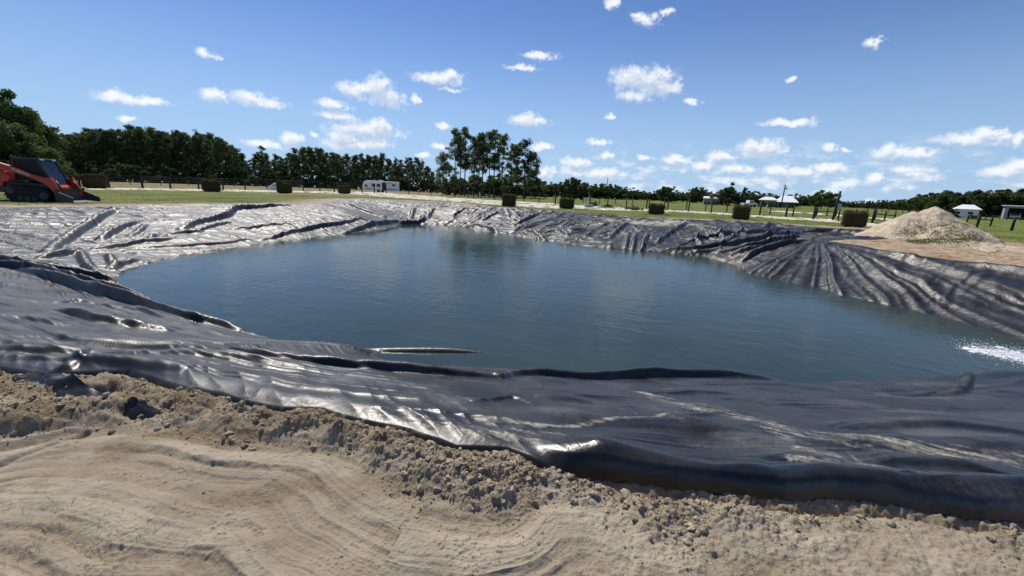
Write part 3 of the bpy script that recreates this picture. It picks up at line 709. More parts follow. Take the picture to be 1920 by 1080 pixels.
# dust and spilt sand on the sheet
dustm = np.zeros_like(lx)
for pts, w, a in [([(1190,738),(1280,765),(1400,795),(1500,822),(1600,835),(1750,850),(1920,865)], .16, 1.0), ([(1240,745),(1350,775),(1450,800)], .2, .7), ([(900,800),(1000,808),(1150,795),(1250,792)], .05, 1.1),
                  ([(1480,880),(1600,895),(1760,912)], .06, .9), ([(680,810),(800,808),(900,822),(1050,830)], .13, .9), ([(1400,790),(1500,840),(1560,850)], .15, .9), ([(640,780),(700,770),(730,790)], .15, .7),
                  ([(1700,720),(1850,760),(1920,790)], .1, .4), ([(460,750),(520,765),(600,765)], .15, .7), ([(780,735),(840,748),(900,740)], .06, .5), ([(1100,830),(1200,845),(1330,838)], .08, .5),
                  ([(1150,415),(1220,418),(1285,420)], 1.3, 1.6), ([(1060,455),(1140,460),(1240,464)], .8, .45)]:
    P = hit([p[0] for p in pts], [p[1] for p in pts])[:, :2]; d, _, _ = seg_dist(lx, ly, P); dustm = np.maximum(dustm, a * np.exp(-(d / w) ** 2))
dustm = np.maximum(dustm, .25 * sstep(.2, .8, fbm(lx * .9, ly * .9, 4, 321)) * nearw)
DU = np.zeros(GX.shape); DU[li] = dustm
lm = np.zeros(GX.shape, bool); lm[li] = True
filmv = farw * (.05 + .05 * soft) + .22 * rightbank * (1 - mound) * sstep(-.3, .4, fbm(lx * .35, ly * .35, 3, 331)) + nearw * (.04 + .20 * sstep(0, .6, fbm(lx * .7 + ly * .3, ly * 2.4, 4, 335)))
film = np.zeros(GX.shape); film[li] = np.clip(filmv, 0, 1); crin = np.zeros(GX.shape); crin[li] = np.clip(farw * (1 - .55 * mound) + .10, 0, 1)
sat = np.zeros(GX.shape); sat[li] = np.clip(farw * .70 - .1 * mound + .42 * nearw * nl + .05 * nearw, 0, 1.5) - .55 * wRl * sstep(.75, .3, sdr)
lin = grid_mesh('pond_liner', ZL, lm, MAT['liner'], {'dust': DU, 'film': film, 'crinkle': crin, 'satin': sat})
tag(lin, 'wrinkled black plastic sheet lining the banks of the pond', 'pond liner')
# deep bottom so the see-through water has a floor everywhere
bot = at(900, 560, ZW)
wm = (WAT | (INS & (DW < 0.35)))
ZB = np.full(GX.shape, ZW)
wat = grid_mesh('water', ZB, wm, MAT['water'], {}); tag(wat, kind='structure')
fl = grid_mesh('pond_floor', np.minimum(Z0, ZW - .3) - .25, WAT & (DW > 1.5), MAT['liner'], {'dust': DU * 0}); tag(fl, kind='structure')

# ------------------------------------------------------------------ trees
def leaf_cloud(cs, rs, per, size, r, flat=0.8):
    """small leaf faces in clumps: centres, radii, faces per clump"""
    cs = np.asarray(cs, float); k = len(cs); n = k * per
    c = np.repeat(cs, per, 0); rad = np.repeat(np.asarray(rs, float), per)
    d = r.normal(size=(n, 3)); d /= np.linalg.norm(d, axis=1, keepdims=True)
    p = c + d * (rad * r.random(n) ** .45)[:, None] * np.array([1, 1, flat])
    a = r.normal(size=(n, 3)); a /= np.linalg.norm(a, axis=1, keepdims=True)
    b = np.cross(a, r.normal(size=(n, 3))); b /= np.linalg.norm(b, axis=1, keepdims=True) + 1e-9
    s = size * (0.6 + 0.8 * r.random(n))[:, None]
    V = np.stack([p - a * s * .5, p + a * s * .5, p + b * s * .8], 1).reshape(-1, 3)
    return V, np.arange(3 * n).reshape(-1, 3)

def pine_meshes(seed, H=16.0, start=.5, dens=1.0, spread=2.6, lean=.0):
    r = np.random.default_rng(seed); mb = MB(); top = Vector((lean * H, .2 * r.normal(), H))
    pts = [Vector((0, 0, -.3)).lerp(top, t) + Vector((.18 * math.sin(t * 5 + seed), .12 * math.cos(t * 4 + seed), 0)) * t for t in np.linspace(0, 1, 9)]
    mb.tube(pts, .019 * H * .62, 8, .03)
    cs, rs = [], []; nb = int(26 * dens)
    for i in range(nb):
        t = start + (0.97 - start) * (i + r.random()) / nb
        if r.random() < .12: continue
        k = t * 8; i0 = min(int(k), 7); base = pts[i0].lerp(pts[i0 + 1], k - i0)
        f = (t - start) / (1 - start); ln = spread * (.14 + 1.0 * min(1, (1 - f) * 1.25) ** 1.1) * (.55 + .6 * r.random())
        a = r.random() * 6.283; up = .15 + .5 * f + .2 * r.normal()
        tip = base + Vector((math.cos(a) * ln, math.sin(a) * ln, up * ln * .6))
        mid = base.lerp(tip, .5) + Vector((0, 0, -.08 * ln)); mb.tube([base, mid, tip], .055 * (1.2 - f), 5, .015)
        for j in range(2 + int(r.random() * 3)):
            q = base.lerp(tip, .55 + .5 * r.random()); cs.append([q.x + .35 * r.normal(), q.y + .35 * r.normal(), q.z + .2 + .25 * r.normal()]); rs.append(.42 + .42 * r.random())
    for j in range(3): cs.append([top.x + .25 * r.normal(), .25 * r.normal(), H - .2 - .5 * j]); rs.append(.45 + .15 * j)
    V, Fc = leaf_cloud(cs, rs, 60, .24, r)
    return mb, V, Fc

def oak_meshes(seed, H=8.0, W=8.0, low=.12, per=90, n=70, leaf=.34, conic=0.0):
    r = np.random.default_rng(seed); mb = MB()
    mb.tube([(0, 0, -.3), (.05 * H * r.normal() * .4, 0, H * .2), (.03 * H * r.normal(), .02 * H, H * .55)], .028 * H, 9, .012 * H)
    cs, rs = [], []
    lob = [(0, 0, .66, .30), (0, 0, .3, .3)] + [(.30 * math.cos(a) * (.8 + .4 * r.random()), .30 * math.sin(a) * (.8 + .4 * r.random()), .20 + .45 * r.random(), .20 + .08 * r.random()) for a in np.linspace(0, 6.28, 8)[:-1] + r.random()]
    for i in range(n):
        lx_, ly_, lz_, lr = lob[int(r.random() * len(lob))]
        d = r.normal(size=3); d /= np.linalg.norm(d); d *= (.55 + .5 * r.random()) * lr
        z = lz_ + d[2] * 1.1; k = 1 - conic * max(0, z - .2)
        if z < low: z = low + .1 * r.random()
        if z > .94: z = .94 - .05 * r.random()
        cs.append([(lx_ + d[0]) * W * k, (ly_ + d[1]) * W * k, z * H]); rs.append((.055 + .05 * r.random()) * (H + W) / 2)
    for j in range(7):
        c = cs[int(r.random() * len(cs))]; mb.tube([(0, 0, H * (.15 + .2 * r.random())), (c[0] * .5, c[1] * .5, c[2] * .7), c], .011 * H, 6, .003 * H)
    V, Fc = leaf_cloud(cs, rs, per, leaf, r, .85)
    return mb, V, Fc

def make_tree(name, meshes, label, cat, mat, p, scale=1.0, rz=0.0, group=None):
    mb, V, Fc = meshes; t = thing(name, label, cat, p, rz, group, scale)
    mb.build('trunk', MAT['bark'], t, smooth=True); np_mesh('crown', V, Fc, mat, t); return t
def put(proto, p, scale, rz, label=None, group=None, used=set()):
    o = proto if proto.name not in used else copy_tree(proto)
    used.add(proto.name); used.add(o.name)
    o.location = p; o.scale = scale if hasattr(scale, '__len__') else (scale,) * 3; o.rotation_euler = (0, 0, rz)
    if label: o['label'] = label
    if group: o['group'] = group
    return o

trr = np.random.default_rng(21)
WOOD = 'tall dark pine standing in the dense pine wood along the left horizon'
pines = [make_tree('pine_tree', pine_meshes(s, 16, .20 + .06 * (s % 4), 1.45, 2.9), WOOD, 'pine', MAT['pine'], (0, 0, 0), group='pines of the dense wood on the left') for s in range(7)]
PT = [(100,262),(115,252),(150,247),(200,243),(235,246),(270,239),(330,246),(400,247),(425,256),(445,268),(462,288),(482,293),(498,275),(512,292),(545,285),(575,271),(600,274),(625,280),(650,292),(672,287),(700,284),(740,292),(770,296),(795,300),(812,317),(835,328)]
for row in range(3):
    x = 104.0 + row * 3
    while x < 838:
        D = 112 + (x - 104) / 725 * 58 + row * 9 + 3 * trr.random(); p = polar(x, D)
        yt = np.interp(x, [a for a, b in PT], [b for a, b in PT]) + (0 if row == 1 else 6) + abs(trr.normal()) * 10 - 3
        h = max(3.5, px_h(x, yt, p)) / 16
        put(pines[int(trr.random() * 7)], p, (h * (.9 + .3 * trr.random()), h * 1.1, h), trr.random() * 6.28)
        x += 9.5 + 5 * trr.random()
bushes = [make_tree('understory_bush', oak_meshes(60 + s, 4.0, 5.0, .04, 80, 34, .34), 'bushy dark understory growing at the foot of the left pine wood', 'bush', MAT['leaf' if s else 'leaf2'], (0, 0, 0), group='understory below the pine wood') for s in range(3)]
x = 100.0
while x < 850:
    D = 106 + (x - 104) / 725 * 58 + 7 * trr.random(); p = polar(x, D); put(bushes[int(trr.random() * 3)], p, (1.2, 1.2, .7 + .9 * trr.random()), trr.random() * 6.28); x += 6 + 5 * trr.random()
# the open group of tall pines beyond the pond, each in its place
GP = [(838,289,101,-.05),(852,243,104,.0),(863,256,108,.01),(871,239,103,.0),(888,257,107,.0),(897,250,103,.01),(905,252,109,.0),(918,248,104,.02),(925,245,108,.02),(941,254,103,.0),(957,270,106,.0),(970,268,103,.01),(983,263,105,.01),(998,287,103,.04)]
GL = ['short pine leaning out at the left edge of the open pine group', 'tall pine second from the left in the open pine group', 'slender pine just left of the tallest pine in the open group', 'tallest pine of the open group, its crown highest against the sky',
      'pine with a low thin crown right of the tallest pine in the open group', 'pine in the middle of the open group, left of its slim twin', 'slim pine behind the middle of the open group', 'pine right of the middle gap in the open group', 'second tallest pine near the centre right of the open group',
      'straight pine with a bare lower trunk right of the centre gap in the group', 'shorter pine right of the straight bare trunked one in the open group', 'pine with bushy low branches third from the right of the open group', 'last tall pine at the right side of the open group', 'small leaning pine at the right edge of the open group']
for i, ((px, yt, D, ln), lb) in enumerate(zip(GP, GL)):
    p = polar(px, D); h = px_h(px, yt, p)
    make_tree('pine_tree', pine_meshes(100 + i, h, .35 + .14 * ((i * 7) % 5) / 5 - (.08 if i > 9 else 0), 1.05, 2.7, ln), lb, 'pine', MAT['pine'], p, 1.0, i * 1.3, 'open group of tall pines beyond the pond')
oaks = [make_tree('broadleaf_tree', oak_meshes(80 + s, 8, 9, .05, 85, 62, .36), '-', 'tree', MAT['leaf' if s != 2 else 'leaf2'], (0, 0, 0)) for s in range(5)]
# scrub oaks under and behind the open pines
for px, yt, D, w, lb in [(840,330,120,1.2,'low dark oak at the right end of the dense pine wood'), (866,334,118,.9,'small oak showing between the left trunks of the open pines'), (907,318,122,1.3,'round oak behind the middle trunks of the open pines'), (930,326,120,1.0,'oak between the white sheds and the open pines'),
                         (958,322,118,1.2,'leafy oak under the right half of the open pines'), (985,318,116,1.3,'broad dark oak under the rightmost tall pine'), (1003,330,122,1.0,'dark oak at the right foot of the open pine group'), (851,330,124,1.1,'oak behind the left foot of the open pine group'), (884,324,126,1.1,'tall oak between the left and middle trunks of the open pines'), (917,328,128,1.1,'oak far behind the white building under the open pines'), (944,324,126,1.1,'oak right of the centre gap under the open pines')]:
    p = polar(px, D); h = px_h(px, yt, p) / 8; put(oaks[int(trr.random() * 5)], p, (h * w * 1.15, h * w, h), trr.random() * 6, lb, 'oaks under the open pines')
FAR = 'low dark broadleaf tree in the far tree line along the right horizon'
TT = [(1004,334),(1020,340),(1040,341),(1060,338),(1110,344),(1130,343),(1160,347),(1185,350),(1200,356),(1232,358),(1243,350),(1258,348),(1272,357),(1288,358),(1302,350),(1318,351),(1335,360),(1400,358),(1425,358),(1450,363),(1490,362),(1520,366),(1580,374),(1640,375),(1695,374),(1722,368),(1740,363),(1755,358),(1780,357),(1810,362),(1850,357),(1900,354),(1960,352)]
for row in range(2):
    x = 1003.0 + row * 4
    while x < 1985:
        D = float(np.interp(x, [1000, 1300, 1600, 1720, 1760, 1960], [165, 185, 190, 170, 112, 100])) + row * 10 + 4 * trr.random(); p = polar(x, D)
        yt = np.interp(x, [a for a, b in TT], [b for a, b in TT]) + abs(trr.normal()) * 2.2 + row * .5; h = max(2.0, px_h(x, yt, p)) / 8
        put(oaks[int(trr.random() * 5)], p, (h * 1.5, h * 1.3, h * 1.05), trr.random() * 6.28, FAR, 'far tree line on the right'); x += 8 + 6 * trr.random()
for px, yt, D, w, mt, lb in [(1078,332,118,1.0,'leaf','big round dark oak standing alone in the field right of the open pines'), (1366,341,135,.95,'leaf','large leafy tree beside the long white shed'), (1545,356,128,1.05,'leaf','wide dark oak right of the white roofed house'),
                             (1253,349,150,.9,'leaf2','lighter green tree rising from the far tree line above the field'), (1303,350,160,.7,'leaf2','thin pale tree left of the long white shed')]:
    p = polar(px, D); h = px_h(px, yt, p); wd = {1078: 68, 1366: 56, 1545: 54, 1253: 36, 1303: 24}[px] * D / 780 * 1.05
    make_tree('broadleaf_tree', oak_meshes(px, h, wd, .06, 110, 80, .36), lb, 'tree', MAT[mt], p)
p = polar(1361, 126); make_tree('red_shrub', oak_meshes(5, px_h(1361, 367, p), 4.2, .05, 80, 34, .3), 'reddish shrub in front of the large tree by the long white shed', 'shrub', MAT['redleaf'], p)
p = polar(1790, 78); make_tree('field_shrub', oak_meshes(9, px_h(1790, 388, p), 2.4, .05, 80, 24, .22), 'light green shrub beside the small hip roofed house behind the sand pile', 'shrub', MAT['leaf2'], p)
# the big trees at the left edge
for i, (px, yt, D, W, con, lb) in enumerate([(8, 153, 48, 9.5, .2, 'huge dark evergreen at the left edge, tallest tree in view'), (57, 170, 47, 5.0, .75, 'pointed dark evergreen rising beside the huge tree at the left edge'), (88, 203, 50, 5.0, .4, 'rounded dark evergreen at the right end of the big trees on the left'),
                                     (-60, 150, 50, 9, .2, 'dark evergreen beyond the left edge behind the red loader'), (40, 235, 44, 7.0, .1, 'lower dark evergreen directly behind the loader cab'), (100, 262, 46, 4.0, .3, 'small dark evergreen where the big trees meet the pine wood')]):
    p = polar(px, D); h = px_h(px, yt, p) * 1.03
    make_tree('evergreen_tree', oak_meshes(300 + i, h, W, .05, 150, 130, .22, con), lb, 'tree', MAT['pine'], p, 1, i * .9)
p = polar(133, 32); make_tree('roadside_bush', oak_meshes(17, px_h(133, 301, p), 1.6, .05, 120, 30, .09), 'grey green bush just behind the right side of the red loader', 'bush', MAT['leaf'], p)

# ------------------------------------------------------------------ hay bales along the far side
def mat_hay():
    k = NT('weathered_hay'); a = k.noise(9, 7, 0.75, k.stretch((1, 1, 3.5))); b = k.noise(40, 4, .7)
    c = k.mix(k.rng(a, .35, .65), (.034, .027, .013), (.105, .082, .040)); c = k.mix(k.math('MULTIPLY', k.rng(b, .5, .75), .5), c, (.12, .105, .055))
    k.bsdf(c, 0.95, 0.1, 0, k.bump(k.math('ADD', a, b), 0.9, 0.08)); return k.m
MAT['hay'] = mat_hay()
MAT['haytop'] = foliage('hay_strands', (.07, .06, .028), (.17, .15, .07), .2)
def hay_bale(px, yb, wpx, yt, lobes, label, seed):
    p = hit(px, yb); D = depth(p); W = .93 * wpx * D / FPX * math.cos(math.atan2(p[0], p[1])); H = px_h(px, yt, p) * 1.0
    Dp = min(W, 1.3) * .9; r = np.random.default_rng(seed); n1, n2 = 48, 30; V = []
    th = np.linspace(0, 2 * np.pi, n1, endpoint=False); ph = np.linspace(-np.pi / 2, np.pi / 2, n2)
    T, P = np.meshgrid(th, ph); e = .42; sg = lambda v, q: np.sign(v) * np.abs(v) ** q
    X = W / 2 * sg(np.cos(P), e) * sg(np.cos(T), e); Y = Dp / 2 * sg(np.cos(P), e) * sg(np.sin(T), e); Z = H * .5 + H / 2 * sg(np.sin(P), .5)
    if lobes: Z *= 1 + .16 * np.where(X < -.05 * W, 1, -.2) * sstep(.3, .9, Z / H)
    Z += .05 * H * fbm(X * 3 + seed, Y * 3, 3, seed) * sstep(.5, 1, Z / H); nz = fbm(X * 4 + Y * 2 + seed * 3, Z * 4, 3, seed + 2)
    X *= 1 + .05 * nz; Y *= 1 + .05 * nz; Z = np.maximum(Z, -.03)
    rg = 1 + .05 * fbm(X * 9 + seed, Z * 9 + Y * 7, 3, seed + 9); X *= rg; Y *= rg
    V = np.stack([X, Y, Z], -1).reshape(-1, 3); i = np.arange(n1 * n2).reshape(n2, n1); nx = np.roll(i, -1, 1)
    Fc = np.stack([i[:-1], nx[:-1], nx[1:], i[1:]], -1).reshape(-1, 4)
    t = thing('hay_bale', label, 'hay bale', p, math.atan2(-p[0], p[1]), 'hay bales set round the pond')
    np_mesh('bale_body', V, Fc, MAT['hay'], t, smooth=True)
    q = V[r.integers(0, len(V), 2600)]; q = q[q[:, 2] > H * .1]; m = len(q)
    cen = np.array([0, 0, H * .45]); d = (q - cen) / np.linalg.norm(q - cen, axis=1, keepdims=True) + .7 * r.normal(size=(m, 3)); d /= np.linalg.norm(d, axis=1, keepdims=True)
    l = (.08 + .14 * r.random(m))[:, None]; s = r.normal(size=(m, 3)); s /= np.linalg.norm(s, axis=1, keepdims=True)
    VV = np.stack([q - s * .012, q + s * .012, q + d * l], 1).reshape(-1, 3)
    np_mesh('loose_straw', VV, np.arange(3 * m).reshape(-1, 3), MAT['haytop'], t)
for i, (b, lb) in enumerate(zip([(180,353.5,52,327,0),(397,359.5,38,338,0),(534,362.5,31,343,1),(645.5,363.5,25,347.5,0),(954,388,27,365,0),(1062,391,29,372,0),(1230,402,31,383,0),(1388,411.5,34,386,0),(1599,426.5,50,396,0)],
      ['widest and lowest hay bale, just right of the red loader', 'hay bale in front of the middle of the left pine wood', 'hay bale with a raised left half and a grey gravel heap behind it', 'small hay bale below left of the white camper', 'squarish hay bale below the open group of pines',
       'hay bale between the open pines and the pile of fence debris', 'hay bale at the grass edge right of the fence debris', 'hay bale standing below the white roofed house', 'largest hay bale, left of the sand pile'])):
    hay_bale(b[0], b[1], b[2], b[3], b[4], lb, i + 3)

# ------------------------------------------------------------------ fences
def post_mb(h, w, r, lean=0.02):
    m = MB(); a = r.random() * 6.28; l = lean * r.normal() * h
    m.tube([(0, 0, -.25), (l * .5 * math.cos(a), l * .5 * math.sin(a), h * .55), (l * math.cos(a), l * math.sin(a), h)], w / 2, 8, w / 2 * .93); return m
def fence(label, bases, tops, w, rails=(), wires=(), mat='post', group=None, rail_dim=(.035, .14), name='fence', skip=()):
    r = np.random.default_rng(len(bases) * 7 + int(bases[0][0])); P = [hit(*b) for b in bases]; H = [px_h(b[0], t, p) for b, t, p in zip(bases, tops, P)]
    o = P[len(P) // 2]; t = thing(name, label, 'fence', o, 0, group)
    for p, h in zip(P, H):
        q = post_mb(h, w * (.85 + .3 * r.random()), r).build('post', MAT[mat], t, smooth=True); q.location = tuple(p - o)
    for k in rails:
        m = MB()
        for i in range(len(P) - 1):
            if i in skip: continue
            a = Vector(P[i] - o) + Vector((0, -.0, H[i] * k)); b = Vector(P[i + 1] - o) + Vector((0, 0, H[i + 1] * k)); off = Vector((b - a)).cross(Vector((0, 0, 1))).normalized() * (w * .5 + .02)
            if off.y > 0: off = -off
            a, b = a + off, b + off; n = off.normalized() * rail_dim[0] / 2; u = Vector((0, 0, rail_dim[1] / 2))
            V = [a - n - u, a + n - u, a + n + u, a - n + u, b - n - u, b + n - u, b + n + u, b - n + u]
            m.add(V, [(0, 1, 2, 3), (7, 6, 5, 4), (0, 4, 5, 1), (1, 5, 6, 2), (2, 6, 7, 3), (3, 7, 4, 0)])
        m.build('rail', MAT[mat], t)
    for k in wires:
        m = MB()
        for i in range(len(P) - 1): m.tube([Vector(P[i] - o) + Vector((0, -w * .5, H[i] * k)), Vector(P[i + 1] - o) + Vector((0, -w * .5, H[i + 1] * k))], .010, 4)
        m.build('wire', MAT['wire'], t)
    return t
NL = [(150,350),(205,351.5),(268,352.7),(320,354),(373,355),(419,356),(460,356.5),(501,357),(569,358.5),(600,359.3),(627,360.3),(679,361.7),(702,362),(724,362.3)]
fence('black post and wire mesh fence behind the hay bales on the left', NL, [b[1] - 25 + (b[0] - 150) / 574 * 7 for b in NL], .25, wires=(.12, .27, .42, .57, .72, .87, .97))
FL = [(190,347),(245,347.6),(302,348.2),(354,348.8),(400,349.3),(440,350),(479,351),(520,351.5),(580,352.5),(640,353.5)]
fence('thin wire fence further back, close to the foot of the pine wood', FL, [b[1] - 15 for b in FL], .13, wires=(.3, .6, .95))
NM = [(766.7,364.8),(785.7,365.5),(808,366.7),(829,368.5),(853,369.8),(877,371.2),(902,372.6),(927.5,374.7),(955,376.3),(982.5,377.5),(1010.5,380),(1041,382.5),(1072,384.5),(1105.5,385),(1139,387),(1174,389.2),(1212,392),(1251.5,394),(1290.7,397.3),(1333,400),(1377,402.5),(1424,405),(1473,408),(1524,411.3),(1561,413),(1635,419),(1698,424.5),(1831,427),(1896,433)]
NMT = [349,348.5,350,351.5,352,353.5,353,355,356,360,361,362.5,365,366,367,369,371,373.5,371.5,377.5,380,381.5,384.5,388,388,391.5,395,402.5,406.5]
fence('row of black wooden posts running along the pale sand track behind the pond', NM, NMT, .17, wires=())
FM = [(1005,374),(1038,378.3),(1067,379.5),(1094,381.3),(1124,384),(1153.5,383.5),(1185,386.7),(1216.5,390),(1245,391.5),(1286.5,394.6),(1322.5,395.3),(1362,398.6),(1403,401),(1443,403),(1486,406),(1528,407.5),(1571,412.3),(1623,411),(1676,411.7),(1775,420),(1856,425)]
FMT = [361.5,362.7,364,367.5,368.6,370,371.3,373,375.5,376.8,379.3,381,383.5,386.3,387.5,389.3,392.2,390,397,402,406]
fence('second row of thinner black posts in the grass beyond the sand track', FM, FMT, .13)
BF = [(690,356.5),(706,357),(722,357.5),(738,358.2),(754,358.8),(770,359.6),(786,360.3),(802,361.2),(818,362),(834,363),(850,363.8),(866,364.7),(882,365.6),(898,366.6),(914,367.6),(930,368.6),(946,369.7),(962,370.7),(978,371.7),(995,372.8),(1005,371)]
fence('black board fence with three rails in front of the open pines', BF, [b[1] - 12.5 for b in BF], .14, rails=(.35, .62, .9), rail_dim=(.04, .13))
fence('short length of black rail fence between the house and the largest bale', [(1531,404),(1550,405),(1567,406)], [389,390,391], .14, rails=(.55,), rail_dim=(.05, .12))
fence('length of black rail fence between the largest bale and the sand pile', [(1640,412),(1658,413.5),(1676,415)], [393,395,397], .14, rails=(.6,), rail_dim=(.05, .12))
fence('short black rail fence right of the sand pile', [(1812,419),(1834,421),(1857,423.5)], [404,405.5,406.5], .14, rails=(.62,), rail_dim=(.05, .12))
RF = [(1640 + 13 * i, 396.5 + .85 * i) for i in range(23)]
fence('low fence of many small dark posts in front of the garage on the far right', RF, [b[1] - 7.5 for b in RF], .16, wires=(.6, .95))
RF2 = [(1590 + 11 * i, 390 + .45 * i) for i in range(11)]
fence('faint line of small dark posts before the far tree line left of the sand pile', RF2, [b[1] - 6 for b in RF2], .18, rails=(.9,), rail_dim=(.05, .12))

# ------------------------------------------------------------------ poles
def pole(px, yb, yt, w, label, lean=0.0, arms=0, cat='pole'):
    p = hit(px, yb) if yb > 385 else polar(px, 120); h = px_h(px, yt, p); t = thing('utility_pole', label, cat, p)
    MB().tube([(0, 0, -.3), (lean * h, 0, h)], w / 2, 10, w / 2 * .8).build('pole_shaft', MAT['post'], t, smooth=True)
    if arms:
        MB().box((lean * h, -.12, h * .94), (1.5, .1, .12)).build('crossarm', MAT['post'], t)
        MB().cyl_y((lean * h + .25, h * .84), .22, -.45, -.1, 14).build('transformer', MAT['grey'], t)
    return t
pole(1469, 378, 346, .34, 'tall thin utility pole with a crossarm in front of the white roofed house', .03, 1)
pole(1137, 365, 333, .22, 'thin bare mast standing before the far trees above the fence debris', .01)
tp = pole(1561, 412, 358, .26, 'tall black gate post leaning right beside the largest hay bale', .07)
hh = px_h(1561, 358, hit(1561, 412)); MB().box((.30, -.05, hh * .46), (.34, .24, .62)).build('meter_box', MAT['grey'], tp)
MB().box((.14, 0, hh * .52), (.22, .12, .08)).build('bracket', MAT['post'], tp)

# ------------------------------------------------------------------ buildings and vehicles far off
def house(name, px0, px1, ybase_D, yeave, ytop, label, cat, wall='wallgrey', roof='roofwhite', hip=True, depth_m=8.0, over=.4, openings=(), gable_y=False, rz=0.0):
    pc = polar((px0 + px1) / 2, ybase_D); ca_ = math.atan2(pc[0], pc[1]); W = (px1 - px0) * ybase_D / FPX * math.cos(ca_); rz = rz - ca_ * .9; e = px_h((px0 + px1) / 2, yeave, pc); h = px_h((px0 + px1) / 2, ytop, pc)
    t = thing(name, label, cat, pc, rz); hw, d = W / 2 - over, depth_m
    MB().box((0, d / 2, e / 2 - .2), (2 * hw, d, e + .4)).build('wall', MAT[wall], t)
    a = hw + over; b0, b1 = -over, d + over; k = a * .55 if hip else a - .02; ym = d / 2
    m = MB(); th = .12
    if hip:
        V = [(-a, b0, e), (a, b0, e), (a, b1, e), (-a, b1, e), (-a + k, ym, h), (a - k, ym, h), (-a, b0, e - th), (a, b0, e - th), (a, b1, e - th), (-a, b1, e - th)]
        m.add(V, [(0, 1, 5, 4), (1, 2, 5), (2, 3, 4, 5), (3, 0, 4), (6, 7, 1, 0), (7, 8, 2, 1), (8, 9, 3, 2), (9, 6, 0, 3), (9, 8, 7, 6)])
    else:
        V = [(-a, b0, e), (a, b0, e), (a, b1, e), (-a, b1, e), (-a, ym, h), (a, ym, h), (-a, b0, e - th), (a, b0, e - th), (a, b1, e - th), (-a, b1, e - th)]
        m.add(V, [(0, 1, 5, 4), (2, 3, 4, 5), (3, 0, 4), (1, 2, 5), (6, 7, 1, 0), (7, 8, 2, 1), (8, 9, 3, 2), (9, 6, 0, 3), (9, 8, 7, 6)])
    m.build('roof', MAT[roof], t)
    for (nm, x0, x1, z0, z1, mt) in openings:
        o = MB().box((W * (x0 + x1) / 2, -.03, e * (z0 + z1) / 2), (W * (x1 - x0), .06, e * (z1 - z0))).build(nm, MAT[mt], t)
        if nm == 'window': MB().box((W * (x0 + x1) / 2, -.05, e * z0 - .04), (W * (x1 - x0) + .2, .1, .08)).build('sill', MAT['white'], o)
    return t
wins = [('window', -.36, -.22, .35, .75, 'dark'), ('door', -.08, .0, .02, .75, 'white'), ('window', .12, .30, .35, .75, 'dark')]
house('house', 1458, 1501, 132, 379, 367, 'white hip roofed house in the field behind the thin utility pole', 'house', openings=wins, depth_m=11, over=.9)
house('house_wing', 1427, 1462, 128, 375, 369, 'lower white roofed wing on the left of the hip roofed house', 'house', openings=wins[:2], depth_m=8, over=.5)
MB().box((0, 0, 0), (.7, .7, 1.6)).build('chimney', MAT['wallgrey'], bpy.data.objects['house']).location = (-4.2, 4, 3.4)
house('long_shed', 1321, 1353, 135, 372, 368.5, 'long low shed with a white roof left of the reddish shrub', 'shed', hip=False, depth_m=6, over=.15, openings=[('door', -.3, .0, .02, .8, 'grey')])
house('small_house', 1799, 1851, 84, 392.5, 384, 'small house with a bright white hip roof behind the sand pile', 'house', wall='white', openings=[('window', .02, .2, .45, .7, 'dark')], depth_m=5, over=.35)
house('field_shed', 856, 897, 140, 354.5, 351, 'low white roofed shed behind the left trunks of the open pines', 'shed', hip=False, depth_m=6, over=.2, openings=wins[:1])
house('field_shed', 906, 939, 138, 355, 350, 'white building between the trunks in the middle of the open pines', 'shed', wall='white', hip=False, depth_m=6, over=.2, openings=wins)
# open garage on the far right, with two pale cars in its bays
GA = -.78
pg = polar(1928, 92); t = thing('garage', 'grey open fronted garage with two bays at the right edge of the field', 'garage', pg, GA)
for x in (-2.3, .9, 4.1): MB().box((x, 0, 1.2), (.55, .3, 2.6)).build('pillar', MAT['grey'], t)
MB().box((.9, 5, 1.2), (7.0, .2, 2.6)).build('back_wall', MAT['dark'], t)
for x in (-2.45, 4.25): MB().box((x, 2.6, 1.2), (.2, 4.6, 2.6)).build('side_wall', MAT['grey'], t)
MB().box((.9, 0, 2.62), (7.0, .36, .3)).build('lintel', MAT['grey'], t)
MB().add([(-2.9, -.5, 2.75), (4.7, -.5, 2.75), (4.7, 5.6, 2.95), (-2.9, 5.6, 2.95), (-2.9, -.5, 2.9), (4.7, -.5, 2.9), (4.7, 5.6, 3.1), (-2.9, 5.6, 3.1)], [(3, 2, 1, 0), (4, 5, 6, 7), (0, 1, 5, 4), (1, 2, 6, 5), (2, 3, 7, 6), (3, 0, 4, 7)]).build('roof', MAT['grey'], t)
MAT['carpaint'] = plain('pale_car_paint', (.70, .71, .72), 0.25, 0.6, 0.03, 2)
MAT['glass'] = plain('dark_glass', (.02, .026, .03), 0.08, 0.7, 0.1, 2)
MAT['rubber'] = plain('black_rubber', (.022, .021, .020), 0.8, 0.3, 0.3, 12)
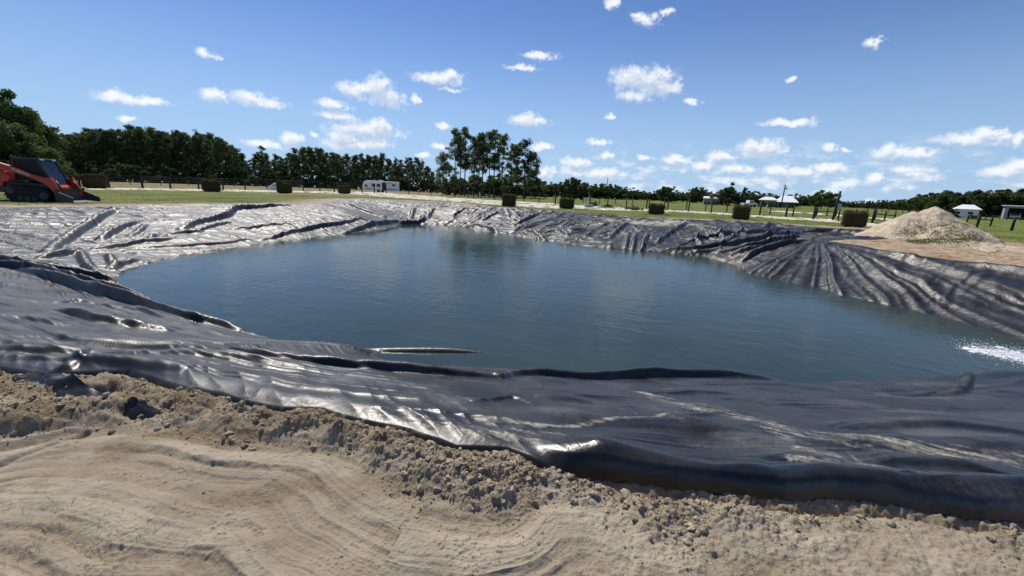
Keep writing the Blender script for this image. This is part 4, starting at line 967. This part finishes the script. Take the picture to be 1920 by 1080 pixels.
def car(p, rz, label):
    t = thing('parked_car', label, 'car', p, rz, 'pale cars in the garage'); pr = [(-2.1, .35), (2.1, .35), (2.15, .75), (1.3, .95), (.75, 1.4), (-1.2, 1.45), (-1.9, 1.0), (-2.15, .9)]
    MB().prism(pr, -.85, .85, .08).build('body', MAT['carpaint'], t)
    MB().prism([(-1.5, 1.0), (1.12, .98), (.7, 1.34), (-1.15, 1.38)], -.87, .87).build('window', MAT['glass'], t)
    MB().add([(1.27, -.68, .99), (1.27, .68, .99), (.80, .6, 1.38), (.80, -.6, 1.38)], [(0, 1, 2, 3)]).build('windscreen', MAT['glass'], t)
    for x in (-1.35, 1.35):
        for y in (-.82, .62): MB().cyl_y((x, .33), .33, y, y + .2, 18).build('wheel', MAT['rubber'], t)
    for y in (-.6, .6): MB().box((2.12, y, .68), (.08, .3, .12)).build('headlight', MAT['white'], t)
c_, s_ = math.cos(GA), math.sin(GA)
for lx0, lb in ((-.7, 'pale car parked in the left bay of the garage'), (2.5, 'pale car parked in the right bay of the garage')):
    car((pg[0] + lx0 * c_ - 2.6 * s_, pg[1] + lx0 * s_ + 2.6 * c_, pg[2]), GA - math.pi / 2, lb)
for k, (px, D_, h_) in enumerate([(1432, 122, 1.5), (1446, 120, 1.9), (1463, 123, 1.4), (1480, 124, 1.7), (1494, 123, 2.0), (1328, 128, 1.3), (1345, 128, 1.5), (1806, 79, .9), (1838, 79, 1.0)]):
    o = put(bushes[k % 3], polar(px, D_), (h_ / 4 * 1.2, h_ / 4 * 1.2, h_ / 4), k * 1.1, ['low dark shrub in front of the white roofed house', 'low dark shrub in front of the long white shed', 'low dark shrub beside the small house behind the sand pile'][0 if k < 5 else 1 if k < 7 else 2], ['shrubs before the white roofed house', 'shrubs before the long shed', 'shrubs beside the small house'][0 if k < 5 else 1 if k < 7 else 2])
# white camper
pr_ = polar(715, 112); t = thing('camper', 'white travel trailer parked in front of the left pine wood', 'camper', pr_, .12); W = 64 * 112 / FPX
body = [(-W / 2, .75), (-W / 2 + .3, .5), (W / 2 - .1, .5), (W / 2, .7), (W / 2, 2.75), (W / 2 - .15, 2.95), (-W / 2 + 1.1, 3.05), (-W / 2 + .35, 2.7), (-W / 2, 1.7)]
MB().prism(body, -1.2, 1.2, .06).build('body', MAT['white'], t)
MB().box((-.9, -1.45, 1.75), (2.9, .5, 1.8)).build('slide_out', MAT['white'], t)
for x, z, w, h, y in ((-1.65, 1.9, .95, .75, -1.71), (-.35, 1.9, .95, .75, -1.71), (-3.65, 1.7, .6, .55, -1.21), (3.5, 2.1, .75, .5, -1.21)):
    o = MB().box((x, y, z), (w, .03, h)).build('window', MAT['glass'], t); MB().box((x, y + .005, z - h / 2 - .04), (w + .12, .05, .06)).build('frame', MAT['grey'], o)
MB().box((.95, -1.215, 1.65), (.8, .03, 2.1)).build('door', MAT['dark'], t)
MB().box((2.3, -1.25, 2.45), (1.6, .12, .12)).build('awning', MAT['grey'], t)
MB().box((0, 0, 3.1), (1.0, .9, .3), taper=.8).build('roof_vent', MAT['white'], t)
for x in (-.5, .55): MB().cyl_y((x, .36), .36, -1.22, -1.0, 16).build('wheel', MAT['rubber'], t)
MB().box((W / 2 + .5, 0, .55), (1.1, .12, .1)).build('tow_bar', MAT['grey'], t)
MB().box((0, -1.215, .95), (W - 1, .02, .22)).build('stripe', MAT['grey'], t)
# pale tractor-like vehicle beside the house
pv = polar(1408, 118); t = thing('farm_truck', 'small pale farm truck parked between the large tree and the house', 'truck', pv, .1)
MB().prism([(-2.0, .5), (2, .5), (2, 1.2), (1.2, 1.25), (.8, 1.9), (-.4, 1.9), (-.5, 1.1), (-2, 1.1)], -.85, .85, .06).build('body', MAT['carpaint'], t)
MB().prism([(-.25, 1.28), (.95, 1.28), (.72, 1.8), (-.25, 1.8)], -.87, .87).build('window', MAT['glass'], t)
for x in (-1.3, 1.3):
    for y in (-.86, .64): MB().cyl_y((x, .4), .4, y, y + .22, 16).build('wheel', MAT['rubber'], t)
# gravel heap, sign, stake and the fence debris
def heap(name, label, cat, px, yb, wpx, yt, mat, seed, asym=0.0):
    p = hit(px, yb); D = depth(p); W = wpx * D / FPX / 2; H = px_h(px, yt, p); n = 60; gx, gy = np.meshgrid(np.linspace(-1.1, 1.1, n), np.linspace(-1.1, 1.1, n))
    d = np.hypot(gx - asym * (1 - np.abs(gx)), gy); z = H * np.clip(1.02 - d - .1 * np.exp(-(d / .15) ** 2), -.1, 1) + .06 * H * fbm(gx * 4, gy * 4, 4, seed); i = np.arange(n * n).reshape(n, n)
    q = np.stack([i[:-1, :-1], i[:-1, 1:], i[1:, 1:], i[1:, :-1]], -1).reshape(-1, 4)
    o = np_mesh(name, np.stack([gx * W, gy * W * .8, z], -1).reshape(-1, 3), q, mat, smooth=True); o.location = p; return tag(o, label, cat)
heap('gravel_heap', 'low heap of grey gravel behind the hay bale with the raised left half', 'gravel heap', 517, 357.5, 40, 341.5, MAT['concrete'], 5)
ps = hit(1103, 384); t = thing('field_sign', 'small pale sign board low in the grass above the fence debris', 'sign', polar(1100, 75)); MB().box((0, 0, .75), (1.1, .05, .5)).build('board', MAT['white'], t); MB().box((0, .05, .3), (.08, .06, .8)).build('stake', MAT['timber'], t)
p = hit(1434, 396); h = px_h(1438, 383, p); o = MB().tube([(-.12, 0, -.1), (.3, 0, h)], .035, 8).build('white_stake', MAT['white'], smooth=True); o.location = p; tag(o, 'thin white stake leaning in the grass between the posts', 'stake')
p = hit(1104, 388.5); o = MB().box((0, 0, .17), (1.05, .6, .38), rz=.15).build('concrete_block', MAT['concrete'], bevel=.03); o.location = p; tag(o, 'grey concrete block lying on the sand track at the left of the debris', 'concrete block')
p = hit(1135, 391); o = MB().box((0, 0, .10), (2.0, .22, .12), ry=-.02, rz=.1).box((.25, .35, .18), (1.5, .18, .08), ry=.03, rz=-.15).build('timber_plank', MAT['timber'], bevel=.01); o.location = p; tag(o, 'weathered timber planks lying flat on the sand track in the debris', 'planks')
p = hit(1160, 391); o = MB().tube([(-1.1, .3, .75), (-.5, .2, .72), (.0, .1, .5), (.6, 0, .22), (1.1, 0, .06)], .055, 8).build('white_pipe', MAT['timber'], smooth=True); o.location = p; tag(o, 'pale bent branch arching over the debris by the fence', 'branch')
for px, yb, w, h, lb in ((1141, 389.5, .7, .32, 'small dark clump of brush behind the planks in the debris'), (1187, 394, 1.2, .36, 'dark heap of uprooted brush at the right end of the debris'), (1112, 386.5, .6, .55, 'dry brush tangled beside the concrete block')):
    r = np.random.default_rng(px); k = 14; V, Fc = leaf_cloud(np.stack([r.normal(size=k) * w * .4, r.normal(size=k) * .2, np.abs(r.normal(size=k)) * h * .4 + .08], -1), np.full(k, h * .55), 60, .10, r)
    o = np_mesh('brush_heap', V, Fc, MAT['weed' if px == 1112 else 'leaf']); o.location = hit(px, yb); tag(o, lb, 'brush')

# ------------------------------------------------------------------ the sand pile at the right
pk = polar(1762, 20.5); Hm = px_h(1762, 387, pk); p2 = polar(1818, 18.6); H2 = px_h(1818, 414, p2); p3 = polar(1728, 20.6); H3 = px_h(1728, 393, p3)
n = 190; gx, gy = np.meshgrid(np.linspace(pk[0] - 4.2, pk[0] + 4.6, n), np.linspace(pk[1] - 4.6, pk[1] + 3.6, n))
def cone(c, H, rx, ry, rnd=.06):
    d = np.hypot((gx - c[0]) / rx, (gy - c[1]) / ry); return H * (1 + rnd * .6 - np.sqrt(d * d + rnd * rnd))
zz = np.maximum.reduce([cone(pk, Hm, 2.6, 2.5), cone(p2, H2, 1.5, 1.5, .22), cone(p3, H3 * .93, 2.3, 2.1, .1), cone(polar(1845, 17.6), .30, 2.0, 1.3, .3)])
zz = zz + .085 * fbm(gx * 1.1, gy * 1.1, 6, 401, .62) - .05 * np.clip(ridged(gx * 1.3 + gy * .3, gy * .5, 2, 407) - .8, 0, 1) + .05 * sstep(pk[0] + .2, pk[0] + 1.6, gx) * (ridged(gx * 1.6, gy * 1.6, 3, 411) - .6) + .012 * fbm(gx * 9, gy * 9, 3, 415)
zz -= .16 * np.exp(-(np.hypot((gx - polar(1722, 19.6)[0]) / .5, (gy - polar(1722, 19.6)[1]) / .35)) ** 2)
base = shape(gx, gy)[0]; zz = np.where(zz > -.1, base + zz, base - .15); i = np.arange(n * n).reshape(n, n)
q = np.stack([i[:-1, :-1], i[:-1, 1:], i[1:, 1:], i[1:, :-1]], -1).reshape(-1, 4)
pile = np_mesh('sand_pile', np.stack([gx, gy, zz], -1).reshape(-1, 3), q, MAT['pile'], smooth=True); tag(pile, 'pale sand pile with patches of weeds beside the fence on the right', 'sand pile')
def surf(x, y): 
    ii = np.clip(((y - gy[0, 0]) / (gy[-1, 0] - gy[0, 0]) * (n - 1)), 0, n - 1).astype(int); jj = np.clip(((x - gx[0, 0]) / (gx[0, -1] - gx[0, 0]) * (n - 1)), 0, n - 1).astype(int); return zz[ii, jj]
def blades(x, y, z, r, hmin, hmax, w, spread=.5):
    m = len(x); a = r.random(m) * 6.283; l = hmin + (hmax - hmin) * r.random(m); d = np.stack([np.cos(a) * spread, np.sin(a) * spread, np.ones(m)], -1) * (1 + .3 * r.normal(size=(m, 3)))
    d /= np.linalg.norm(d, axis=1, keepdims=True); p = np.stack([x, y, z], -1); s = np.stack([-np.sin(a), np.cos(a), 0 * a], -1) * w
    mid = p + d * l[:, None] * .55; tip = p + d * l[:, None]; tip[:, 2] -= l * .18
    V = np.stack([p - s, p + s, mid + s * .7, mid - s * .7, tip], 1).reshape(-1, 3); b = np.arange(m)[:, None] * 5
    return V, np.concatenate([b + np.array([[0, 1, 2]]), b + np.array([[0, 2, 3]]), b + np.array([[3, 2, 4]])], 0)
r = np.random.default_rng(5); xs, ys = [], []
for px, D, s, m in [(1722,19.5,.35,500),(1745,19.6,.3,400),(1757,18.0,.4,800),(1790,18.3,.35,700),(1735,17.8,.3,500),(1800,18.8,.4,600),(1840,17.6,.35,800),(1780,17.4,.5,700),(1812,17.6,.4,500),(1795,20.6,.35,600)]:
    c = polar(px, D); xs.append(c[0] + s * r.normal(size=m)); ys.append(c[1] + s * .8 * r.normal(size=m))
xs, ys = np.concatenate(xs), np.concatenate(ys); V, Fc = blades(xs, ys, surf(xs, ys) - .01, r, .05, .2, .008, .7)
o = np_mesh('weeds', V, Fc, MAT['weed'], pile); o['kind'] = 'stuff'

# ------------------------------------------------------------------ red track loader at the left
MAT['red'] = plain('red_paint', (.50, .045, .018), 0.4, 0.5, 0.18, 3)
MAT['black'] = plain('black_paint', (.02, .02, .021), 0.5, 0.5, 0.2, 4)
MAT['cabmesh'] = plain('cab_side_screen', (.016, .017, .019), 0.6, 0.25, 0.2, 30)
MAT['steel'] = plain('worn_steel', (.075, .066, .058), 0.55, 0.4, 0.3, 5, metal=.3, bump=.2)
def loader():
    p = hit(95, 379); t = thing('track_loader', 'red compact track loader with black cab and lowered bucket', 'track loader', p, R(12), None, 1.15); 
    b = p  # local origin: near side, front of track on the ground is (0.93, -0.86)
    off = Matrix.Rotation(R(12), 3, 'Z') @ Vector((.93, -.86, 0)) * 1.15; t.location = (p[0] - off.x, p[1] - off.y, p[2] + .0)
    for sy in (-1, 1):
        y0, y1 = sy * .50, sy * .86; lo, hi = min(y0, y1), max(y0, y1)
        prof = [(-.95, .38), (-.86, .12), (-.66, .0), (.62, .0), (.84, .10), (.95, .34), (.86, .56), (.62, .66), (-.45, .80), (-.72, .76), (-.9, .60)]
        tr = MB().prism(prof, lo, hi, .03).build('track', MAT['rubber'], t)
        lug = MB(); n = len(prof)
        for a in range(n):
            q0, q1 = Vector(prof[a]), Vector(prof[(a + 1) % n]); L = (q1 - q0).length; k = max(1, int(L / .13)); ang = -math.atan2(q1.y - q0.y, q1.x - q0.x)
            for j in range(k):
                c = q0.lerp(q1, (j + .5) / k); lug.box((c.x, (lo + hi) / 2, c.y), (.06, hi - lo - .02, .07), ry=ang)
        lug.build('tread', MAT['rubber'], tr)
        yo = hi if sy > 0 else lo
        for (x, z, r) in ((-.66, .55, .17), (.70, .30, .17), (-.3, .15, .11), (0, .15, .11), (.3, .15, .11)):
            MB().cyl_y((x, z), r, yo, yo + sy * .025, 18).cyl_y((x, z), r * .45, yo + sy * .025, yo + sy * .05, 12).build('roller', MAT['steel'], tr)
        # lift arm: high at the back, dropping to the bucket
        arm = [(-1.45, 1.72), (-1.30, 1.90), (-1.05, 1.90), (-.32, 1.66), (.28, 1.37), (.85, 1.20), (1.05, 1.24), (1.16, 1.05), (1.32, .55), (1.30, .30), (1.16, .30), (1.08, .52), (.90, .82), (.74, .92), (.42, 1.10), (-.2, 1.36), (-.9, 1.50), (-1.30, 1.46)]
        a0, a1 = sy * .60, sy * .78; ar = MB().prism(arm, min(a0, a1), max(a0, a1), .025).build('lift_arm', MAT['red'], t)
        yo2 = sy * .78
        MB().prism([(-1.5, .75), (-1.15, .72), (-.85, 1.35), (-1.05, 1.62), (-1.45, 1.55)], min(sy * .44, sy * .6), max(sy * .44, sy * .6), .02).build('rear_upright', MAT['red'], t)
        MB().prism([(-1.35, 1.05), (-.75, .95), (-.55, 1.18), (-.75, 1.34), (-1.25, 1.36)], min(yo2, yo2 + sy * .02), max(yo2, yo2 + sy * .02)).build('side_link', MAT['red'], ar)
        MB().tube([(-.75, sy * .66, .95), (.2, sy * .66, 1.08), (.62, sy * .66, 1.0)], .05, 8).build('lift_cylinder', MAT['black'], t, smooth=True)
        MB().tube([(1.12, sy * .56, 1.06), (1.36, sy * .56, .56)], .045, 8).build('tilt_cylinder', MAT['steel'], t, smooth=True)
        if sy < 0:
            cu = bpy.data.curves.new('lettering', 'FONT'); cu.body = 'KUBOTA'; cu.size = .185; cu.extrude = .004; cu.align_x = 'CENTER'; cu.align_y = 'CENTER'
            tmp = bpy.data.objects.new('lettering', cu); COL.objects.link(tmp); dg = bpy.context.evaluated_depsgraph_get(); me = bpy.data.meshes.new_from_object(tmp.evaluated_get(dg)); bpy.data.objects.remove(tmp)
            me.materials.clear(); me.materials.append(MAT['white']); o = link_mesh('lettering', me, ar); o.location = (-.12, -.787, 1.445); o.rotation_euler = Matrix.Rotation(R(24), 3, 'Y').to_4x4().to_3x3().__matmul__(Matrix.Rotation(R(90), 3, 'X')).to_euler()
    MB().prism([(-1.45, .42), (.95, .30), (1.0, .62), (.9, .86), (-.6, 1.0), (-1.45, 1.0)], -.5, .5, .03).build('chassis', MAT['black'], t)
    MB().prism([(-1.5, .95), (-.55, .98), (-.58, 1.45), (-1.35, 1.5), (-1.55, 1.35)], -.56, .56, .05).build('engine_hood', MAT['red'], t)
    MB().prism([(.95, .42), (1.12, .42), (1.12, .74), (.95, .90)], -.55, .55, .02).build('front_plate', MAT['red'], t)
    # cab: posts, roof, glazing
    cab = thing('cab', None, None); cab.parent = t
    MB().box((-.02, 0, 2.10), (1.18, 1.08, .10), taper=.94).build('cab_roof', MAT['black'], cab, bevel=.02)
    for sy in (-1, 1):
        MB().prism([(.92, .9), (1.02, .9), (.56, 2.06), (.46, 2.06)], sy * .52 - .035, sy * .52 + .035).build('cab_post', MAT['black'], cab)
        MB().prism([(-.62, .95), (-.52, .95), (-.50, 2.06), (-.60, 2.06)], sy * .52 - .035, sy * .52 + .035).build('cab_post', MAT['black'], cab)
        MB().prism([(-.52, 1.0), (.88, 1.0), (.46, 2.05), (-.5, 2.05)], sy * .515 - .008, sy * .515 + .008).build('side_window', MAT['cabmesh'], cab)
        MB().box((.54, sy * .36, 2.10), (.10, .22, .09)).build('headlight', MAT['white'], cab)
    MB().prism([(.945, .92), (.975, .92), (.515, 2.05), (.485, 2.05)], -.485, .485).build('windscreen', MAT['glass'], cab)
    MB().box((-.05, 0, 1.0), (.5, .5, .18)).box((-.3, 0, 1.35), (.14, .48, .7), ry=-.15).build('seat', MAT['black'], cab, bevel=.02)
    MB().tube([(.72, .30, 1.55), (.86, .42, 1.95)], .02, 6).build('wiper', MAT['steel'], cab)
    # bucket
    bk = thing('bucket', None, None); bk.parent = t
    back = [(1.30, .02), (1.95, -.02), (1.98, .02), (1.40, .08), (1.30, .16), (1.28, .56), (1.36, .60), (1.36, .64), (1.22, .62), (1.20, .14)]
    MB().prism(back, -.92, .92).build('bucket_shell', MAT['steel'], bk)
    for sy in (-1, 1):
        MB().prism([(1.22, .06), (1.96, -.01), (1.98, .24), (1.34, .54), (1.22, .55)], sy * .925 - .015, sy * .925 + .015).build('side_plate', MAT['steel'], bk)
    MB().box((1.97, 0, .0), (.14, 1.86, .03)).build('cutting_edge', MAT['grey'], bk)
    MB().prism([(1.10, .25), (1.22, .18), (1.22, .62), (1.12, .6)], -.6, .6).build('coupler', MAT['black'], bk)
loader()

# ------------------------------------------------------------------ small stuff: clods, straw, grass, splash
def heightat(x, y):
    a = np.arctan2(x, y); r_ = np.hypot(x, y); i = np.clip(np.searchsorted(rr, r_), 1, NR - 1); j = np.clip(np.searchsorted(az, a), 1, NA - 1)
    i = np.where(np.abs(rr[i - 1] - r_) < np.abs(rr[i] - r_), i - 1, i); j = np.where(np.abs(az[j - 1] - a) < np.abs(az[j] - a), j - 1, j)
    return ZG[i, j], (DR * np.where(INS, -1, 1))[i, j]
r = np.random.default_rng(11)
import bmesh as _bm
def ico(sub):
    b = _bm.new(); _bm.ops.create_icosphere(b, subdivisions=sub, radius=1); V = np.array([v.co[:] for v in b.verts]); Fc = np.array([[v.index for v in f.verts] for f in b.faces]); b.free(); return V, Fc
IV, IF = ico(2); IV1, IF1 = ico(1)
def lumps(x, y, z, s, V0, F0, r):
    m = len(x); k = len(V0); a = r.random((m, 1)) * 6.283; ca, sa = np.cos(a), np.sin(a); nz = 1 + .55 * perlin(V0[None, :, 0] * 1.4 + 5 * r.random((m, 1)) * 9, V0[None, :, 1] * 1.4 + V0[None, :, 2] * 1.1 + r.random((m, 1)) * 40, 1)
    st = .7 + .6 * r.random((m, 3)); st[:, 2] *= .75; P = V0[None] * nz[..., None] * st[:, None] * s[:, None, None]
    X = P[..., 0] * ca - P[..., 1] * sa + x[:, None]; Y = P[..., 0] * sa + P[..., 1] * ca + y[:, None]; Z = P[..., 2] + z[:, None]
    return np.stack([X, Y, Z], -1).reshape(-1, 3), (F0[None] + (np.arange(m) * k)[:, None, None]).reshape(-1, 3)
def scatter_clods(n):
    a = r.uniform(-1.05, 1.05, n); d = 1.2 + 4.5 * r.random(n) ** 1.3; x, y = np.sin(a) * d, np.cos(a) * d; z, dd = heightat(x, y)
    dr_, ar_, _ = seg_dist(x, y, RIDGE); b = inside(x, y, closed); s_ = np.where(b, dr_, -dr_)
    pr = np.where((s_ > .0) & (dd > -.04), .35 + .6 * sstep(.02, .2, s_), np.where(dd > 0, .14 * np.exp(s_ / .12) + .008 * (1 + 4 * sstep(0, 1.2, x)), 0)) * sstep(-.9, .3, fbm(x * 2.2, y * 2.2, 3, 501)); k = r.random(n) < pr
    return x[k], y[k], z[k], (s_ > -.03)[k]
x, y, z, inr = scatter_clods(24000); s = np.where(inr, .004 + .019 * r.random(len(x)) ** 4, .003 + .006 * r.random(len(x)) ** 2); V1, F1 = lumps(x, y, z + s * .25, s, IV, IF, r)
x, y, z, inr = scatter_clods(70000); s = .002 + .005 * r.random(len(x)) ** 2; V2, F2 = lumps(x, y, z + s * .3, s, IV1, IF1, r)
o = np_mesh('sand_clods', np.vstack([V1, V2]), np.vstack([F1, F2 + len(V1)]), MAT['clod'], smooth=False); tag(o, 'loose clods and crumbs of sand along the edge of the sheet', None, None, 'stuff')
# straw and dead grass on the near ground
xs, ys = [], []
for px, py, s, m in [(60,1000,.18,120),(120,1040,.22,140),(200,1010,.15,60),(30,960,.12,60),(300,980,.2,40),(1350,985,.3,60),(1650,1000,.35,70),(1850,1010,.3,60),(1420,900,.05,10),(1275,930,.02,3),(900,1060,.5,40),(1500,1060,.5,50),(400,900,.5,30)]:
    c = at(px, py); xs.append(c[0] + s * r.normal(size=m)); ys.append(c[1] + s * r.normal(size=m))
xs, ys = np.concatenate(xs), np.concatenate(ys); z, dd = heightat(xs, ys); k = dd > .0; V, Fc = blades(xs[k], ys[k], z[k], r, .02, .10, .0011, 2.2)
o = np_mesh('dry_straw', V, Fc, MAT['straw']); tag(o, 'bits of dry straw and roots lying on the near sand', None, None, 'stuff')
# rough grass beyond the pond
n = 60000; a = r.uniform(-1.0, 1.05, n); d = 17 + 45 * r.random(n) ** 1.2; x, y = np.sin(a) * d, np.cos(a) * d; z, dd = heightat(x, y)
ii = np.clip(np.searchsorted(rr, d), 0, NR - 1); jj = np.clip(np.searchsorted(az, a), 0, NA - 1)
k = (dd > .5) & (grass[ii, jj] > .5) & ~path[ii, jj] & (r.random(n) < sstep(-.3, .4, perlin(x * .5, y * .5, 3)))
V, Fc = blades(x[k], y[k], z[k] - .02, r, .05, .16, .018, .6); o = np_mesh('grass', V, Fc, MAT['weed']); tag(o, 'rough green grass between the pond and the sand track', None, None, 'stuff')
# water falling in at the right: foam and droplets
n = 9000; c0 = at(1812, 655, ZW); c1 = at(1935, 672, ZW); u_ = r.random(n) ** .8; w_ = (.06 + .30 * u_) * (1 + .6 * np.sin(u_ * 40)); x = c0[0] + (c1[0] - c0[0]) * u_ + w_ * r.normal(size=n) * .8; y = c0[1] + (c1[1] - c0[1]) * u_ + w_ * r.normal(size=n) * .75
s = (.003 + .007 * r.random(n) ** 3) * (.6 + .6 * u_); z = ZW + .004 + .10 * r.random(n) ** 4 * u_; V, Fc = lumps(x, y, z, s, IV1, IF1, r)
m2 = 420; u2 = r.random(m2) ** .6; w2_ = .05 + .24 * u2; x2 = c0[0] + (c1[0] - c0[0]) * u2 + w2_ * r.normal(size=m2) * .8; y2 = c0[1] + (c1[1] - c0[1]) * u2 + w2_ * r.normal(size=m2) * .7
Vb, Fb = lumps(x2, y2, np.zeros(m2), .015 + .05 * r.random(m2) ** 2, IV, IF, r); Vb[:, 2] = ZW + .004 + Vb[:, 2] * .22; Fb = Fb + len(V); V = np.vstack([V, Vb]); Fc = np.vstack([Fc, Fb])
o = np_mesh('splash', V, Fc, MAT['foam'], smooth=True); tag(o, 'white foam and droplets where water pours into the pond', None, None, 'stuff')

# flaps of the sheet half buried in the bank at the left
for (pts, wd, lb, sd_) in [([(20,708),(70,712),(130,722),(210,742)], .20, 'longer black flap of plastic half buried in the sand bank at far left', 3), ([(236,764),(262,766),(308,776)], .10, 'small dark flap of plastic sticking out of the sand bank', 8)]:
    P = spline(np.array([at(px, py)[:2] for px, py in pts]), 12); n_, m_ = len(P), 9; V = []
    for i in range(n_):
        t_ = P[min(i + 1, n_ - 1)] - P[max(i - 1, 0)]; nn = np.array([t_[1], -t_[0]]); nn = nn / np.linalg.norm(nn); nn = nn if nn[1] < 0 else -nn; e = math.sin(math.pi * i / (n_ - 1)) ** .5
        for j in range(m_):
            v = j / (m_ - 1); q = P[i] + nn * (v * wd * (.3 + .7 * e)); zg = heightat(np.array([q[0]]), np.array([q[1]]))[0][0]
            V.append((q[0], q[1], max(zg - .01, .0) + .05 * e * math.cos(v * 1.5) + .012 * float(perlin(i * .45, v * 2.5, sd_)) - .035 * (1 - e) - .02 * v))
    V = np.array(V); ix_ = np.arange(n_ * m_).reshape(n_, m_); q = np.stack([ix_[:-1, :-1], ix_[1:, :-1], ix_[1:, 1:], ix_[:-1, 1:]], -1).reshape(-1, 4)
    o = np_mesh('plastic_flap', V, q, MAT['liner'], smooth=True); tag(o, lb, 'plastic flap')
